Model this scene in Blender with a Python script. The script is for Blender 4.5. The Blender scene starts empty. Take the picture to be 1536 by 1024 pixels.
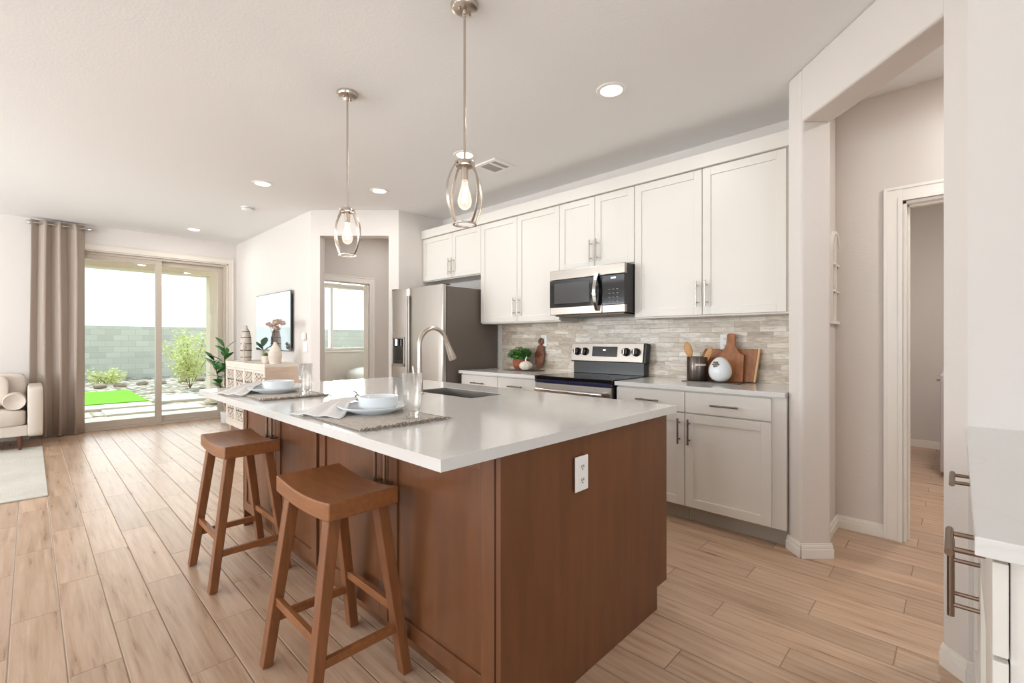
import bpy, bmesh, math, random
from mathutils import Vector, Matrix
random.seed(7)
SC = bpy.context.scene
COL = SC.collection
PI = math.pi
R = math.radians

# ------------------------------------------------------------ camera, world, light, exposure
TH = R(43.9)                       # heading of the view measured from +X
cd = bpy.data.cameras.new('camera')
cd.sensor_width = 36.0
cd.lens = 696 / 1536 * 36
cd.shift_y = -2 / 1536
cd.clip_start = 0.02
cam = bpy.data.objects.new('camera', cd)
COL.objects.link(cam)
cam.location = (0, 0, 1.22)
cam.rotation_euler = (R(90), 0, TH - R(90))
SC.camera = cam

SC.view_settings.view_transform = 'Standard'
SC.view_settings.look = 'None'
SC.view_settings.gamma = 1
SC.view_settings.use_curve_mapping = False
SC.view_settings.exposure = 0.2
SC.cycles.use_denoising = True
SC.cycles.max_bounces = 10
SC.cycles.diffuse_bounces = 6
SC.cycles.glossy_bounces = 5
SC.cycles.transmission_bounces = 10
SC.cycles.transparent_max_bounces = 16
SC.cycles.caustics_reflective = False
SC.cycles.caustics_refractive = False
SC.cycles.sample_clamp_indirect = 6

w = bpy.data.worlds.new('sky')
SC.world = w
w.use_nodes = True
nt = w.node_tree
bg = nt.nodes['Background']
tc = nt.nodes.new('ShaderNodeTexCoord')
sx = nt.nodes.new('ShaderNodeSeparateXYZ')
rp = nt.nodes.new('ShaderNodeValToRGB')
rp.color_ramp.elements[0].position = 0.0
rp.color_ramp.elements[0].color = (0.97, 1.0, 1.0, 1)
rp.color_ramp.elements[1].position = 0.55
rp.color_ramp.elements[1].color = (0.66, 0.88, 1.0, 1)
nt.links.new(tc.outputs['Generated'], sx.inputs[0])
nt.links.new(sx.outputs['Z'], rp.inputs[0])
nt.links.new(rp.outputs[0], bg.inputs[0])
bg.inputs[1].default_value = 1.35

def lamp(name, kind, loc, rot, power, color, **kw):
    d = bpy.data.lights.new(name, kind)
    d.energy = power
    d.color = color
    for k, v in kw.items():
        setattr(d, k, v)
    o = bpy.data.objects.new(name, d)
    o.location = loc
    o.rotation_euler = rot
    COL.objects.link(o)
    return o

lamp('sun', 'SUN', (0, 12, 9), (R(-38), R(-15), 0), 3.0, (1, 0.96, 0.88), angle=R(1.5))
# lamps added at unseen windows behind and beside the camera, boosting the daylight
lamp('added_rear_daylight', 'AREA', (-1.6, -3.25, 1.55), (R(122), 0, R(14)), 66, (0.76, 0.89, 1.0), shape='RECTANGLE', size=2.9, size_y=1.5)
lamp('added_side_daylight', 'AREA', (-4.02, 1.6, 1.55), (R(124), 0, R(-68)), 90, (0.88, 0.945, 1.0), shape='RECTANGLE', size=3.0, size_y=1.5)
lamp('added_living_daylight', 'AREA', (-4.02, 5.8, 1.55), (R(122), 0, R(-90)), 175, (0.90, 0.955, 1.0), shape='RECTANGLE', size=2.6, size_y=1.5)
lamp('glass_door_daylight', 'AREA', (1.28, 8.48, 1.25), (R(98), 0, R(180)), 17, (1.0, 0.985, 0.96), shape='RECTANGLE', size=1.75, size_y=2.3)
lamp('bedroom_window_daylight', 'AREA', (3.88, 8.5, 1.63), (R(90), 0, R(180)), 90, (1.0, 0.98, 0.92), shape='RECTANGLE', size=1.5, size_y=1.1)

DOWN_W = 5.0

# ------------------------------------------------------------ materials
def srgb(r, g, b):
    f = lambda c: (c / 255 / 12.92) if c / 255 <= 0.04045 else ((c / 255 + 0.055) / 1.055) ** 2.4
    return (f(r), f(g), f(b), 1)

MATS = {}
def mat(name, col, rough=0.5, metal=0.0, bump=None, noise=None, **kw):
    """bump=(scale, strength); noise=(scale, amount, stretch)"""
    if name in MATS:
        return MATS[name]
    m = bpy.data.materials.new(name)
    m.use_nodes = True
    n = m.node_tree
    p = n.nodes['Principled BSDF']
    p.inputs['Base Color'].default_value = col
    p.inputs['Roughness'].default_value = rough
    p.inputs['Metallic'].default_value = metal
    for k, v in kw.items():
        p.inputs[k.replace('_', ' ')].default_value = v
    tcn = None
    if bump or noise:
        tcn = n.nodes.new('ShaderNodeTexCoord')
    if bump:
        t = n.nodes.new('ShaderNodeTexNoise')
        t.inputs['Scale'].default_value = bump[0]
        t.inputs['Detail'].default_value = 4
        n.links.new(tcn.outputs['Object'], t.inputs['Vector'])
        b = n.nodes.new('ShaderNodeBump')
        b.inputs['Strength'].default_value = bump[1]
        b.inputs['Distance'].default_value = 0.01
        n.links.new(t.outputs[0], b.inputs['Height'])
        n.links.new(b.outputs[0], p.inputs['Normal'])
    if noise:
        mp = n.nodes.new('ShaderNodeMapping')
        mp.inputs['Scale'].default_value = noise[2]
        n.links.new(tcn.outputs['Object'], mp.inputs[0])
        t = n.nodes.new('ShaderNodeTexNoise')
        t.inputs['Scale'].default_value = noise[0]
        t.inputs['Detail'].default_value = 6
        t.inputs['Roughness'].default_value = 0.6
        n.links.new(mp.outputs[0], t.inputs['Vector'])
        r = n.nodes.new('ShaderNodeValToRGB')
        a = noise[1]
        r.color_ramp.elements[0].position = 0.3
        r.color_ramp.elements[1].position = 0.7
        r.color_ramp.elements[0].color = tuple(c * (1 - a) for c in col[:3]) + (1,)
        r.color_ramp.elements[1].color = tuple(min(1, c * (1 + a)) for c in col[:3]) + (1,)
        n.links.new(t.outputs[0], r.inputs[0])
        n.links.new(r.outputs[0], p.inputs['Base Color'])
    MATS[name] = m
    return m

def math_node(n, op, a, b=None, c=None):
    k = n.nodes.new('ShaderNodeMath')
    k.operation = op
    for i, v in enumerate((a, b, c)):
        if v is None:
            continue
        if isinstance(v, (int, float)):
            k.inputs[i].default_value = v
        else:
            n.links.new(v, k.inputs[i])
    return k.outputs[0]

def ramp(n, fac, stops):
    r = n.nodes.new('ShaderNodeValToRGB')
    e = r.color_ramp.elements
    e[0].position, e[0].color = stops[0]
    e[1].position, e[1].color = stops[-1]
    for pos, c in stops[1:-1]:
        x = e.new(pos)
        x.color = c
    n.links.new(fac, r.inputs[0])
    return r.outputs[0]

def mixc(n, fac, a, b, mode='MIX'):
    m = n.nodes.new('ShaderNodeMix')
    m.data_type = 'RGBA'
    m.blend_type = mode
    for idx, v in ((0, fac), (6, a), (7, b)):
        if isinstance(v, (int, float)):
            m.inputs[idx].default_value = v
        elif isinstance(v, tuple):
            m.inputs[idx].default_value = v
        else:
            n.links.new(v, m.inputs[idx])
    return m.outputs[2]

def plank_material():
    m = bpy.data.materials.new('wood_look_plank_tile')
    m.use_nodes = True
    n = m.node_tree
    p = n.nodes['Principled BSDF']
    g = n.nodes.new('ShaderNodeNewGeometry')
    s = n.nodes.new('ShaderNodeSeparateXYZ')
    n.links.new(g.outputs['Position'], s.inputs[0])
    W, L = 0.1535, 0.917
    rx = math_node(n, 'DIVIDE', math_node(n, 'SUBTRACT', s.outputs['X'], 0.096), W)
    row = math_node(n, 'FLOOR', rx)
    fx = math_node(n, 'FRACT', rx)
    ry = math_node(n, 'DIVIDE', math_node(n, 'SUBTRACT', math_node(n, 'SUBTRACT', s.outputs['Y'], 3.233), math_node(n, 'MULTIPLY', row, L / 3)), L)
    colm = math_node(n, 'FLOOR', ry)
    fy = math_node(n, 'FRACT', ry)
    ex = math_node(n, 'MULTIPLY', math_node(n, 'MINIMUM', fx, math_node(n, 'SUBTRACT', 1, fx)), W)
    ey = math_node(n, 'MULTIPLY', math_node(n, 'MINIMUM', fy, math_node(n, 'SUBTRACT', 1, fy)), L)
    edge = math_node(n, 'MINIMUM', ex, ey)
    grout = math_node(n, 'LESS_THAN', edge, 0.0019)
    cv = n.nodes.new('ShaderNodeCombineXYZ')
    n.links.new(row, cv.inputs[0]); n.links.new(colm, cv.inputs[1])
    wn = n.nodes.new('ShaderNodeTexWhiteNoise')
    wn.noise_dimensions = '2D'
    n.links.new(cv.outputs[0], wn.inputs['Vector'])
    # stretched grain, shifted plank by plank
    v = n.nodes.new('ShaderNodeCombineXYZ')
    n.links.new(math_node(n, 'ADD', math_node(n, 'MULTIPLY', s.outputs['X'], 26), math_node(n, 'MULTIPLY', wn.outputs['Value'], 60)), v.inputs[0])
    n.links.new(math_node(n, 'ADD', math_node(n, 'MULTIPLY', s.outputs['Y'], 1.6), math_node(n, 'MULTIPLY', wn.outputs['Value'], 37)), v.inputs[1])
    t1 = n.nodes.new('ShaderNodeTexNoise')
    t1.inputs['Scale'].default_value = 1.3
    t1.inputs['Detail'].default_value = 8
    t1.inputs['Roughness'].default_value = 0.62
    t1.inputs['Distortion'].default_value = 0.35
    n.links.new(v.outputs[0], t1.inputs['Vector'])
    c1 = ramp(n, t1.outputs[0], [(0.27, srgb(146, 114, 90)), (0.44, srgb(186, 156, 130)), (0.60, srgb(199, 171, 147)), (0.76, srgb(210, 185, 162))])
    tint = ramp(n, wn.outputs['Value'], [(0, (0.86, 0.84, 0.82, 1)), (1, (1.06, 1.05, 1.04, 1))])
    c2 = mixc(n, 1.0, c1, tint, 'MULTIPLY')
    c3 = mixc(n, grout, c2, srgb(152, 128, 108))
    n.links.new(c3, p.inputs['Base Color'])
    rr = math_node(n, 'ADD', math_node(n, 'MULTIPLY', t1.outputs[0], 0.16), math_node(n, 'ADD', 0.22, math_node(n, 'MULTIPLY', grout, 0.4)))
    n.links.new(rr, p.inputs['Roughness'])
    hgt = math_node(n, 'ADD', math_node(n, 'MULTIPLY', math_node(n, 'MINIMUM', edge, 0.004), 0.9), math_node(n, 'MULTIPLY', t1.outputs[0], 0.0022))
    b = n.nodes.new('ShaderNodeBump')
    b.inputs['Strength'].default_value = 0.55
    b.inputs['Distance'].default_value = 1.0
    n.links.new(hgt, b.inputs['Height'])
    n.links.new(b.outputs[0], p.inputs['Normal'])
    return m

def brick_material(name, axis, bw, bh, cols, mortar, msize, rough, bump, vein=True):
    """cols: list of srgb stops, picked brick by brick. axis 'Y' = wall in the YZ plane, 'X' = wall in the XZ plane."""
    m = bpy.data.materials.new(name)
    m.use_nodes = True
    n = m.node_tree
    p = n.nodes['Principled BSDF']
    g = n.nodes.new('ShaderNodeNewGeometry')
    s = n.nodes.new('ShaderNodeSeparateXYZ')
    n.links.new(g.outputs['Position'], s.inputs[0])
    h = s.outputs[axis]
    rz = math_node(n, 'DIVIDE', math_node(n, 'ADD', s.outputs['Z'], 10), bh)
    row = math_node(n, 'FLOOR', rz)
    fz = math_node(n, 'FRACT', rz)
    wr = n.nodes.new('ShaderNodeTexWhiteNoise')
    wr.noise_dimensions = '1D'
    n.links.new(row, wr.inputs['W'])
    rh = math_node(n, 'ADD', math_node(n, 'DIVIDE', h, bw), math_node(n, 'MULTIPLY', wr.outputs['Value'] if vein else row, 1.0 if vein else 0.5))
    cl = math_node(n, 'FLOOR', rh)
    fh = math_node(n, 'FRACT', rh)
    e1 = math_node(n, 'MULTIPLY', math_node(n, 'MINIMUM', fz, math_node(n, 'SUBTRACT', 1, fz)), bh)
    e2 = math_node(n, 'MULTIPLY', math_node(n, 'MINIMUM', fh, math_node(n, 'SUBTRACT', 1, fh)), bw)
    edge = math_node(n, 'MINIMUM', e1, e2)
    gr = math_node(n, 'LESS_THAN', edge, msize)
    cv = n.nodes.new('ShaderNodeCombineXYZ')
    n.links.new(row, cv.inputs[0]); n.links.new(cl, cv.inputs[1])
    wn = n.nodes.new('ShaderNodeTexWhiteNoise')
    wn.noise_dimensions = '2D'
    n.links.new(cv.outputs[0], wn.inputs['Vector'])
    c = ramp(n, wn.outputs['Value'], [(i / (len(cols) - 1), x) for i, x in enumerate(cols)])
    if vein:
        vv = n.nodes.new('ShaderNodeCombineXYZ')
        n.links.new(math_node(n, 'ADD', math_node(n, 'MULTIPLY', h, 7), math_node(n, 'MULTIPLY', wn.outputs['Value'], 50)), vv.inputs[0])
        n.links.new(math_node(n, 'MULTIPLY', s.outputs['Z'], 26), vv.inputs[1])
        t = n.nodes.new('ShaderNodeTexNoise')
        t.inputs['Scale'].default_value = 1.4
        t.inputs['Detail'].default_value = 7
        t.inputs['Distortion'].default_value = 1.4
        n.links.new(vv.outputs[0], t.inputs['Vector'])
        k = ramp(n, t.outputs[0], [(0.3, (0.66, 0.62, 0.57, 1)), (0.5, (0.95, 0.94, 0.92, 1)), (0.7, (1.15, 1.15, 1.15, 1))])
        c = mixc(n, 0.85, c, k, 'MULTIPLY')
    c = mixc(n, gr, c, mortar)
    n.links.new(c, p.inputs['Base Color'])
    p.inputs['Roughness'].default_value = rough
    b = n.nodes.new('ShaderNodeBump')
    b.inputs['Strength'].default_value = bump
    b.inputs['Distance'].default_value = 1.0
    n.links.new(math_node(n, 'ADD', math_node(n, 'MINIMUM', edge, msize * 2), math_node(n, 'MULTIPLY', wn.outputs['Value'], 0.002)), b.inputs['Height'])
    n.links.new(b.outputs[0], p.inputs['Normal'])
    return m

def quartz_material():
    m = bpy.data.materials.new('white_quartz')
    m.use_nodes = True
    n = m.node_tree
    p = n.nodes['Principled BSDF']
    g = n.nodes.new('ShaderNodeNewGeometry')
    t = n.nodes.new('ShaderNodeTexNoise')
    t.inputs['Scale'].default_value = 1.6
    t.inputs['Detail'].default_value = 6
    t.inputs['Distortion'].default_value = 1.8
    n.links.new(g.outputs['Position'], t.inputs['Vector'])
    vein = ramp(n, t.outputs[0], [(0.485, (0, 0, 0, 1)), (0.5, (1, 1, 1, 1)), (0.515, (0, 0, 0, 1))])
    c = mixc(n, math_node(n, 'MULTIPLY', vein, 0.16), (0.69, 0.68, 0.66, 1), (0.48, 0.50, 0.48, 1))
    n.links.new(c, p.inputs['Base Color'])
    p.inputs['Roughness'].default_value = 0.10
    p.inputs['IOR'].default_value = 1.55
    return m

def gravel_material():
    m = bpy.data.materials.new('pale_gravel')
    m.use_nodes = True
    n = m.node_tree
    p = n.nodes['Principled BSDF']
    g = n.nodes.new('ShaderNodeNewGeometry')
    v = n.nodes.new('ShaderNodeTexVoronoi')
    v.inputs['Scale'].default_value = 7
    n.links.new(g.outputs['Position'], v.inputs['Vector'])
    s = n.nodes.new('ShaderNodeSeparateColor')
    n.links.new(v.outputs['Color'], s.inputs[0])
    c = ramp(n, s.outputs[0], [(0, srgb(140, 122, 104)), (0.45, srgb(205, 192, 174)), (1, srgb(246, 240, 228))])
    dk = ramp(n, v.outputs['Distance'], [(0.35, (1, 1, 1, 1)), (0.75, (0.42, 0.38, 0.34, 1))])  # shade in the crevices between stones, put into the colour
    n.links.new(mixc(n, 1.0, c, dk, 'MULTIPLY'), p.inputs['Base Color'])
    p.inputs['Roughness'].default_value = 0.95
    b = n.nodes.new('ShaderNodeBump')
    b.inputs['Strength'].default_value = 0.8
    b.inputs['Distance'].default_value = 0.05
    b.invert = True
    n.links.new(v.outputs['Distance'], b.inputs['Height'])
    n.links.new(b.outputs[0], p.inputs['Normal'])
    return m

def pane_material():
    m = bpy.data.materials.new('window_glass')
    m.use_nodes = True
    n = m.node_tree
    n.nodes.remove(n.nodes['Principled BSDF'])
    o = n.nodes['Material Output']
    tr = n.nodes.new('ShaderNodeBsdfTransparent')
    tr.inputs[0].default_value = (0.96, 0.985, 0.98, 1)
    gl = n.nodes.new('ShaderNodeBsdfGlossy')
    gl.inputs['Roughness'].default_value = 0.02
    fr = n.nodes.new('ShaderNodeFresnel')
    fr.inputs[0].default_value = 1.4
    mx = n.nodes.new('ShaderNodeMixShader')
    n.links.new(fr.outputs[0], mx.inputs[0])
    n.links.new(tr.outputs[0], mx.inputs[1])
    n.links.new(gl.outputs[0], mx.inputs[2])
    n.links.new(mx.outputs[0], o.inputs[0])
    return m

def tumbler_material():
    m = bpy.data.materials.new('clear_drinking_glass')
    m.use_nodes = True
    n = m.node_tree
    p = n.nodes['Principled BSDF']
    p.inputs['Base Color'].default_value = (1, 1, 1, 1)
    p.inputs['Roughness'].default_value = 0.0
    p.inputs['IOR'].default_value = 1.45
    p.inputs['Transmission Weight'].default_value = 1.0
    tr = n.nodes.new('ShaderNodeBsdfTransparent')
    mx = n.nodes.new('ShaderNodeMixShader')
    mx.inputs[0].default_value = 0.38
    o = n.nodes['Material Output']
    n.links.new(p.outputs[0], mx.inputs[2])
    n.links.new(tr.outputs[0], mx.inputs[1])
    n.links.new(mx.outputs[0], o.inputs[0])
    return m

def emit(name, col, s):
    if name in MATS:
        return MATS[name]
    m = bpy.data.materials.new(name)
    m.use_nodes = True
    p = m.node_tree.nodes['Principled BSDF']
    p.inputs['Base Color'].default_value = col
    p.inputs['Emission Color'].default_value = col
    p.inputs['Emission Strength'].default_value = s
    MATS[name] = m
    return m

WALL = mat('warm_greige_wall_paint', srgb(222, 216, 211), 0.75, bump=(90, 0.12))
CEIL = mat('flat_white_ceiling_paint', srgb(236, 236, 236), 0.85, bump=(70, 0.10))
TRIM = mat('white_semigloss_trim', srgb(240, 237, 231), 0.35)
CAB = mat('off_white_cabinet_paint', srgb(222, 218, 211), 0.38)
CABIN = mat('cabinet_interior', srgb(205, 196, 184), 0.6)
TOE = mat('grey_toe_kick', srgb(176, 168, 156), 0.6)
FLOOR = plank_material()
QUARTZ = quartz_material()
SPLASH = brick_material('stone_strip_mosaic', 'Y', 0.17, 0.0385, [srgb(200, 188, 172), srgb(226, 216, 202), srgb(186, 172, 154), srgb(236, 230, 220), srgb(212, 200, 184), srgb(196, 184, 166), srgb(224, 214, 204)], srgb(190, 178, 162), 0.0008, 0.32, 0.5)
BLOCK = brick_material('grey_block', 'X', 0.4, 0.2, [srgb(216, 210, 196), srgb(226, 220, 206), srgb(208, 202, 190)], srgb(198, 192, 180), 0.005, 0.9, 0.3, vein=False)
GRAVEL = gravel_material()
GLASS = pane_material()
TUMBLER = tumbler_material()
ISL = mat('stained_maple', srgb(108, 67, 39), 0.34, noise=(3.0, 0.16, (7, 7, 0.8)))
ISLDARK = mat('shadow_seam', srgb(60, 28, 16), 0.5)
STOOLW = mat('chestnut_stained_wood', srgb(140, 88, 50), 0.36, noise=(7.0, 0.2, (7, 0.9, 7)))
STOOLL = mat('chestnut_stained_wood_upright', srgb(128, 80, 47), 0.38, noise=(7.0, 0.2, (7, 7, 0.7)))
STEEL = mat('brushed_stainless', srgb(166, 159, 151), 0.33, 1.0, noise=(5, 0.05, (1, 1, 60)))
STEELS = mat('satin_fridge_steel', srgb(188, 182, 175), 0.36, 1.0, noise=(5, 0.04, (60, 60, 1)))
NICKEL = mat('brushed_nickel', srgb(200, 190, 180), 0.26, 1.0)
CHROME = mat('polished_steel', srgb(215, 212, 208), 0.14, 1.0)
FRSIDE = mat('grey_fridge_side', srgb(104, 94, 86), 0.5)
BLACKG = mat('black_glass', srgb(14, 14, 16), 0.06)
BLACKP = mat('black_plastic', srgb(26, 24, 24), 0.35)
DARKM = mat('dark_bronze_metal', srgb(70, 60, 52), 0.35, 0.9)
VINYL = mat('taupe_vinyl_frame', srgb(190, 178, 164), 0.45)
CURT = mat('taupe_curtain_cloth', srgb(176, 162, 150), 0.85, bump=(400, 0.1))
SOFA = mat('light_beige_leather', srgb(206, 194, 182), 0.45, bump=(60, 0.08))
PILLOW = mat('cream_woven_cloth', srgb(222, 210, 198), 0.9, bump=(160, 0.4))
WALNUT = mat('walnut_leg_wood', srgb(92, 52, 36), 0.4)
RUG = mat('pale_grey_rug_pile', srgb(206, 202, 192), 0.95, bump=(120, 0.8), noise=(2.5, 0.10, (1, 1, 1)))
CRED = mat('whitewashed_wood', srgb(226, 216, 204), 0.6, noise=(6, 0.07, (8, 1, 8)))
CREDSIDE = mat('pale_pink_beige_wood', srgb(206, 186, 168), 0.6, noise=(6, 0.07, (8, 1, 8)))
CREDIN = mat('carving_shadow_board', srgb(168, 156, 144), 0.8)
CERAM = mat('white_glazed_ceramic', srgb(226, 230, 233), 0.14)
CERBEI = mat('ribbed_beige_ceramic', srgb(206, 196, 184), 0.6)
WHITEP = mat('white_plastic', srgb(242, 242, 240), 0.3)
LEAF = mat('deep_green_leaf', srgb(48, 118, 48), 0.3, noise=(8, 0.4, (1, 1, 1)))
HERB = mat('fresh_green_leaf', srgb(60, 112, 42), 0.5, noise=(45, 0.6, (1, 1, 1)))
SHRUB = mat('yellow_green_leaf', srgb(224, 226, 158), 0.7, noise=(4, 0.2, (1, 1, 1)))
STEM = mat('brown_stem', srgb(110, 84, 60), 0.7)
TURF = mat('artificial_turf', srgb(124, 196, 28), 0.9, bump=(60, 0.6))
PAVER = mat('pale_concrete', srgb(226, 222, 214), 0.9)
STUCCO = mat('tan_stucco', srgb(228, 214, 198), 0.95, bump=(30, 0.7))
MAT_ = mat('beige_woven_jute', srgb(206, 197, 187), 0.95, bump=(300, 0.8), noise=(60, 0.18, (1, 1, 1)))
FRINGE = mat('grey_jute_fringe', srgb(140, 126, 112), 0.95)
NAPK = mat('grey_white_linen', srgb(220, 218, 216), 0.9, bump=(200, 0.3))
BOARD = mat('acacia_board', srgb(158, 100, 58), 0.45, noise=(6, 0.3, (6, 14, 1)))
BOARDL = mat('pale_board_edge', srgb(216, 176, 128), 0.5)
SPOONW = mat('beech_spoon_wood', srgb(196, 146, 92), 0.5)
TERRA = mat('brown_wicker', srgb(150, 86, 56), 0.8, bump=(90, 0.8), noise=(60, 0.35, (1, 1, 1)))
SHELLM = mat('grey_cream_shell', srgb(214, 206, 194), 0.5, noise=(20, 0.15, (1, 1, 1)))
CROCK = mat('charcoal_striped_metal', srgb(104, 94, 88), 0.3, 0.85, noise=(14, 0.5, (6, 6, 0.05)))
SCREEN = mat('glossy_television_screen', srgb(150, 158, 164), 0.03, 0.85)
FLOWER = mat('dusty_pink_dried_flower', srgb(204, 180, 166), 0.9, noise=(60, 0.25, (1, 1, 1)))
STRIPE = mat('brown_band', srgb(104, 86, 74), 0.8)
QUILT = mat('pale_blue_quilt', srgb(226, 232, 232), 0.9, bump=(18, 0.6))
BULB = bpy.data.materials.new('lit_clear_bulb')
BULB.use_nodes = True
_n = BULB.node_tree
_n.nodes.remove(_n.nodes['Principled BSDF'])
_t = _n.nodes.new('ShaderNodeBsdfTransparent')
_e = _n.nodes.new('ShaderNodeEmission')
_e.inputs[0].default_value = (1.0, 0.88, 0.72, 1)
_e.inputs[1].default_value = 1.3
_l = _n.nodes.new('ShaderNodeLayerWeight')
_l.inputs[0].default_value = 0.35
_m = _n.nodes.new('ShaderNodeMixShader')
_n.links.new(math_node(_n, 'ADD', math_node(_n, 'MULTIPLY', _l.outputs['Facing'], 0.45), 0.28), _m.inputs[0])
_n.links.new(_t.outputs[0], _m.inputs[1])
_n.links.new(_e.outputs[0], _m.inputs[2])
_n.links.new(_m.outputs[0], _n.nodes['Material Output'].inputs[0])

# ------------------------------------------------------------ builders
class B:
    """collects shapes into one mesh"""
    def __init__(s):
        s.bm = bmesh.new()
    def box(s, x0, y0, z0, x1, y1, z1, M=None):
        vs = [s.bm.verts.new((x, y, z)) for x in (x0, x1) for y in (y0, y1) for z in (z0, z1)]
        if M is not None:
            for v in vs:
                v.co = M @ v.co
        for f in ((0, 1, 3, 2), (4, 6, 7, 5), (0, 4, 5, 1), (2, 3, 7, 6), (0, 2, 6, 4), (1, 5, 7, 3)):
            s.bm.faces.new([vs[i] for i in f])
        return s
    def bar(s, a, b, wx, wy, wx2=None, wy2=None):
        """square-section bar from a to b (vertical-ish), sizes at a and at b, axis-aligned section"""
        wx2 = wx if wx2 is None else wx2
        wy2 = wy if wy2 is None else wy2
        r = []
        for p, u, v in ((a, wx, wy), (b, wx2, wy2)):
            r.append([s.bm.verts.new((p[0] + i * u / 2, p[1] + j * v / 2, p[2])) for i, j in ((-1, -1), (1, -1), (1, 1), (-1, 1))])
        for i in range(4):
            k = (i + 1) % 4
            s.bm.faces.new((r[0][i], r[0][k], r[1][k], r[1][i]))
        s.bm.faces.new(r[0][::-1])
        s.bm.faces.new(r[1])
        return s
    def prism(s, pts, z0, z1, M=None):
        """polygon in xy pushed from z0 to z1"""
        a = [s.bm.verts.new((x, y, z0)) for x, y in pts]
        b = [s.bm.verts.new((x, y, z1)) for x, y in pts]
        if M is not None:
            for v in a + b:
                v.co = M @ v.co
        n = len(pts)
        s.bm.faces.new(a[::-1])
        s.bm.faces.new(b)
        for i in range(n):
            k = (i + 1) % n
            s.bm.faces.new((a[i], a[k], b[k], b[i]))
        return s
    def lathe(s, prof, c=(0, 0, 0), n=32, M=None, sx=1, sy=1):
        rings = []
        for r, z in prof:
            if r < 1e-5:
                rings.append([s.bm.verts.new((0, 0, z))])
            else:
                rings.append([s.bm.verts.new((r * math.cos(2 * PI * i / n) * sx, r * math.sin(2 * PI * i / n) * sy, z)) for i in range(n)])
        for a, b in zip(rings, rings[1:]):
            for i in range(n):
                k = (i + 1) % n
                if len(a) == 1 and len(b) == 1:
                    break
                if len(a) == 1:
                    s.bm.faces.new((a[0], b[i], b[k]))
                elif len(b) == 1:
                    s.bm.faces.new((a[i], a[k], b[0]))
                else:
                    s.bm.faces.new((a[i], a[k], b[k], b[i]))
        T = Matrix.Translation(c)
        if M is not None:
            T = T @ M
        for rg in rings:
            for v in rg:
                v.co = T @ v.co
        return s
    def cyl(s, c, r, h, n=24, axis='z', r2=None):
        M = {'z': Matrix(), 'x': Matrix.Rotation(PI / 2, 4, 'Y'), 'y': Matrix.Rotation(-PI / 2, 4, 'X')}[axis]
        r2 = r if r2 is None else r2
        return s.lathe([(0, 0), (r, 0), (r2, h), (0, h)], c, n, M)
    def tube(s, pts, r, n=10, cap=True, r2=None):
        pts = [Vector(p) for p in pts]
        rings = []
        up = None
        N = len(pts)
        for i, p in enumerate(pts):
            t = (pts[min(i + 1, N - 1)] - pts[max(i - 1, 0)]).normalized()
            if up is None:
                up = t.orthogonal().normalized()
            else:
                up = (up - t * up.dot(t))
                up = up.normalized() if up.length > 1e-6 else t.orthogonal().normalized()
            sd = t.cross(up)
            rr = r if r2 is None else r + (r2 - r) * i / (N - 1)
            rings.append([s.bm.verts.new(p + (up * math.cos(2 * PI * k / n) + sd * math.sin(2 * PI * k / n)) * rr) for k in range(n)])
        for a, b in zip(rings, rings[1:]):
            for i in range(n):
                k = (i + 1) % n
                s.bm.faces.new((a[i], a[k], b[k], b[i]))
        if cap:
            s.bm.faces.new(rings[0][::-1])
            s.bm.faces.new(rings[-1])
        return s
    def strap(s, pts, wd, th, side):
        """flat strap along pts; side(i) gives the width direction"""
        rings = []
        pts = [Vector(p) for p in pts]
        N = len(pts)
        for i, p in enumerate(pts):
            t = (pts[min(i + 1, N - 1)] - pts[max(i - 1, 0)]).normalized()
            a = Vector(side).normalized()
            nn = t.cross(a).normalized()
            rings.append([s.bm.verts.new(p + a * wd * i1 / 2 + nn * th * j1 / 2) for i1, j1 in ((-1, -1), (1, -1), (1, 1), (-1, 1))])
        for a, b in zip(rings, rings[1:]):
            for i in range(4):
                k = (i + 1) % 4
                s.bm.faces.new((a[i], a[k], b[k], b[i]))
        s.bm.faces.new(rings[0][::-1])
        s.bm.faces.new(rings[-1])
        return s
    def leaf(s, base, d, length, width, droop=0.2, fold=0.15, nrm=None):
        """a leaf blade with midrib fold, base point, direction"""
        d = Vector(d).normalized()
        up = Vector((0, 0, 1))
        sd = d.cross(up)
        if sd.length < 1e-3:
            sd = Vector((1, 0, 0))
        sd.normalize()
        nn = sd.cross(d)
        prev = None
        K = 6
        for i in range(K + 1):
            t = i / K
            w_ = width * math.sin(PI * min(1, t * 0.96 + 0.02)) ** 0.8 / 2
            p = Vector(base) + d * length * t - up * droop * length * t * t
            row = [s.bm.verts.new(p + sd * w_ + nn * w_ * fold), s.bm.verts.new(p), s.bm.verts.new(p - sd * w_ + nn * w_ * fold)]
            if prev:
                s.bm.faces.new((prev[0], prev[1], row[1], row[0]))
                s.bm.faces.new((prev[1], prev[2], row[2], row[1]))
            prev = row
        return s
    def cushion(s, x0, y0, z0, x1, y1, z1, M=None, e=0.28, n=14):
        """soft box (superellipsoid)"""
        cx, cy, cz = (x0 + x1) / 2, (y0 + y1) / 2, (z0 + z1) / 2
        ax, ay, az = (x1 - x0) / 2, (y1 - y0) / 2, (z1 - z0) / 2
        sg = lambda v, p: math.copysign(abs(v) ** p, v)
        g = []
        for i in range(n + 1):
            ph = -PI / 2 + PI * i / n
            r = []
            for j in range(2 * n):
                th = 2 * PI * j / (2 * n)
                r.append(s.bm.verts.new((cx + ax * sg(math.cos(ph), e) * sg(math.cos(th), e), cy + ay * sg(math.cos(ph), e) * sg(math.sin(th), e), cz + az * sg(math.sin(ph), e))))
            g.append(r)
        allv = [v for r in g for v in r]
        if M is not None:
            for v in allv:
                v.co = M @ v.co
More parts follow.
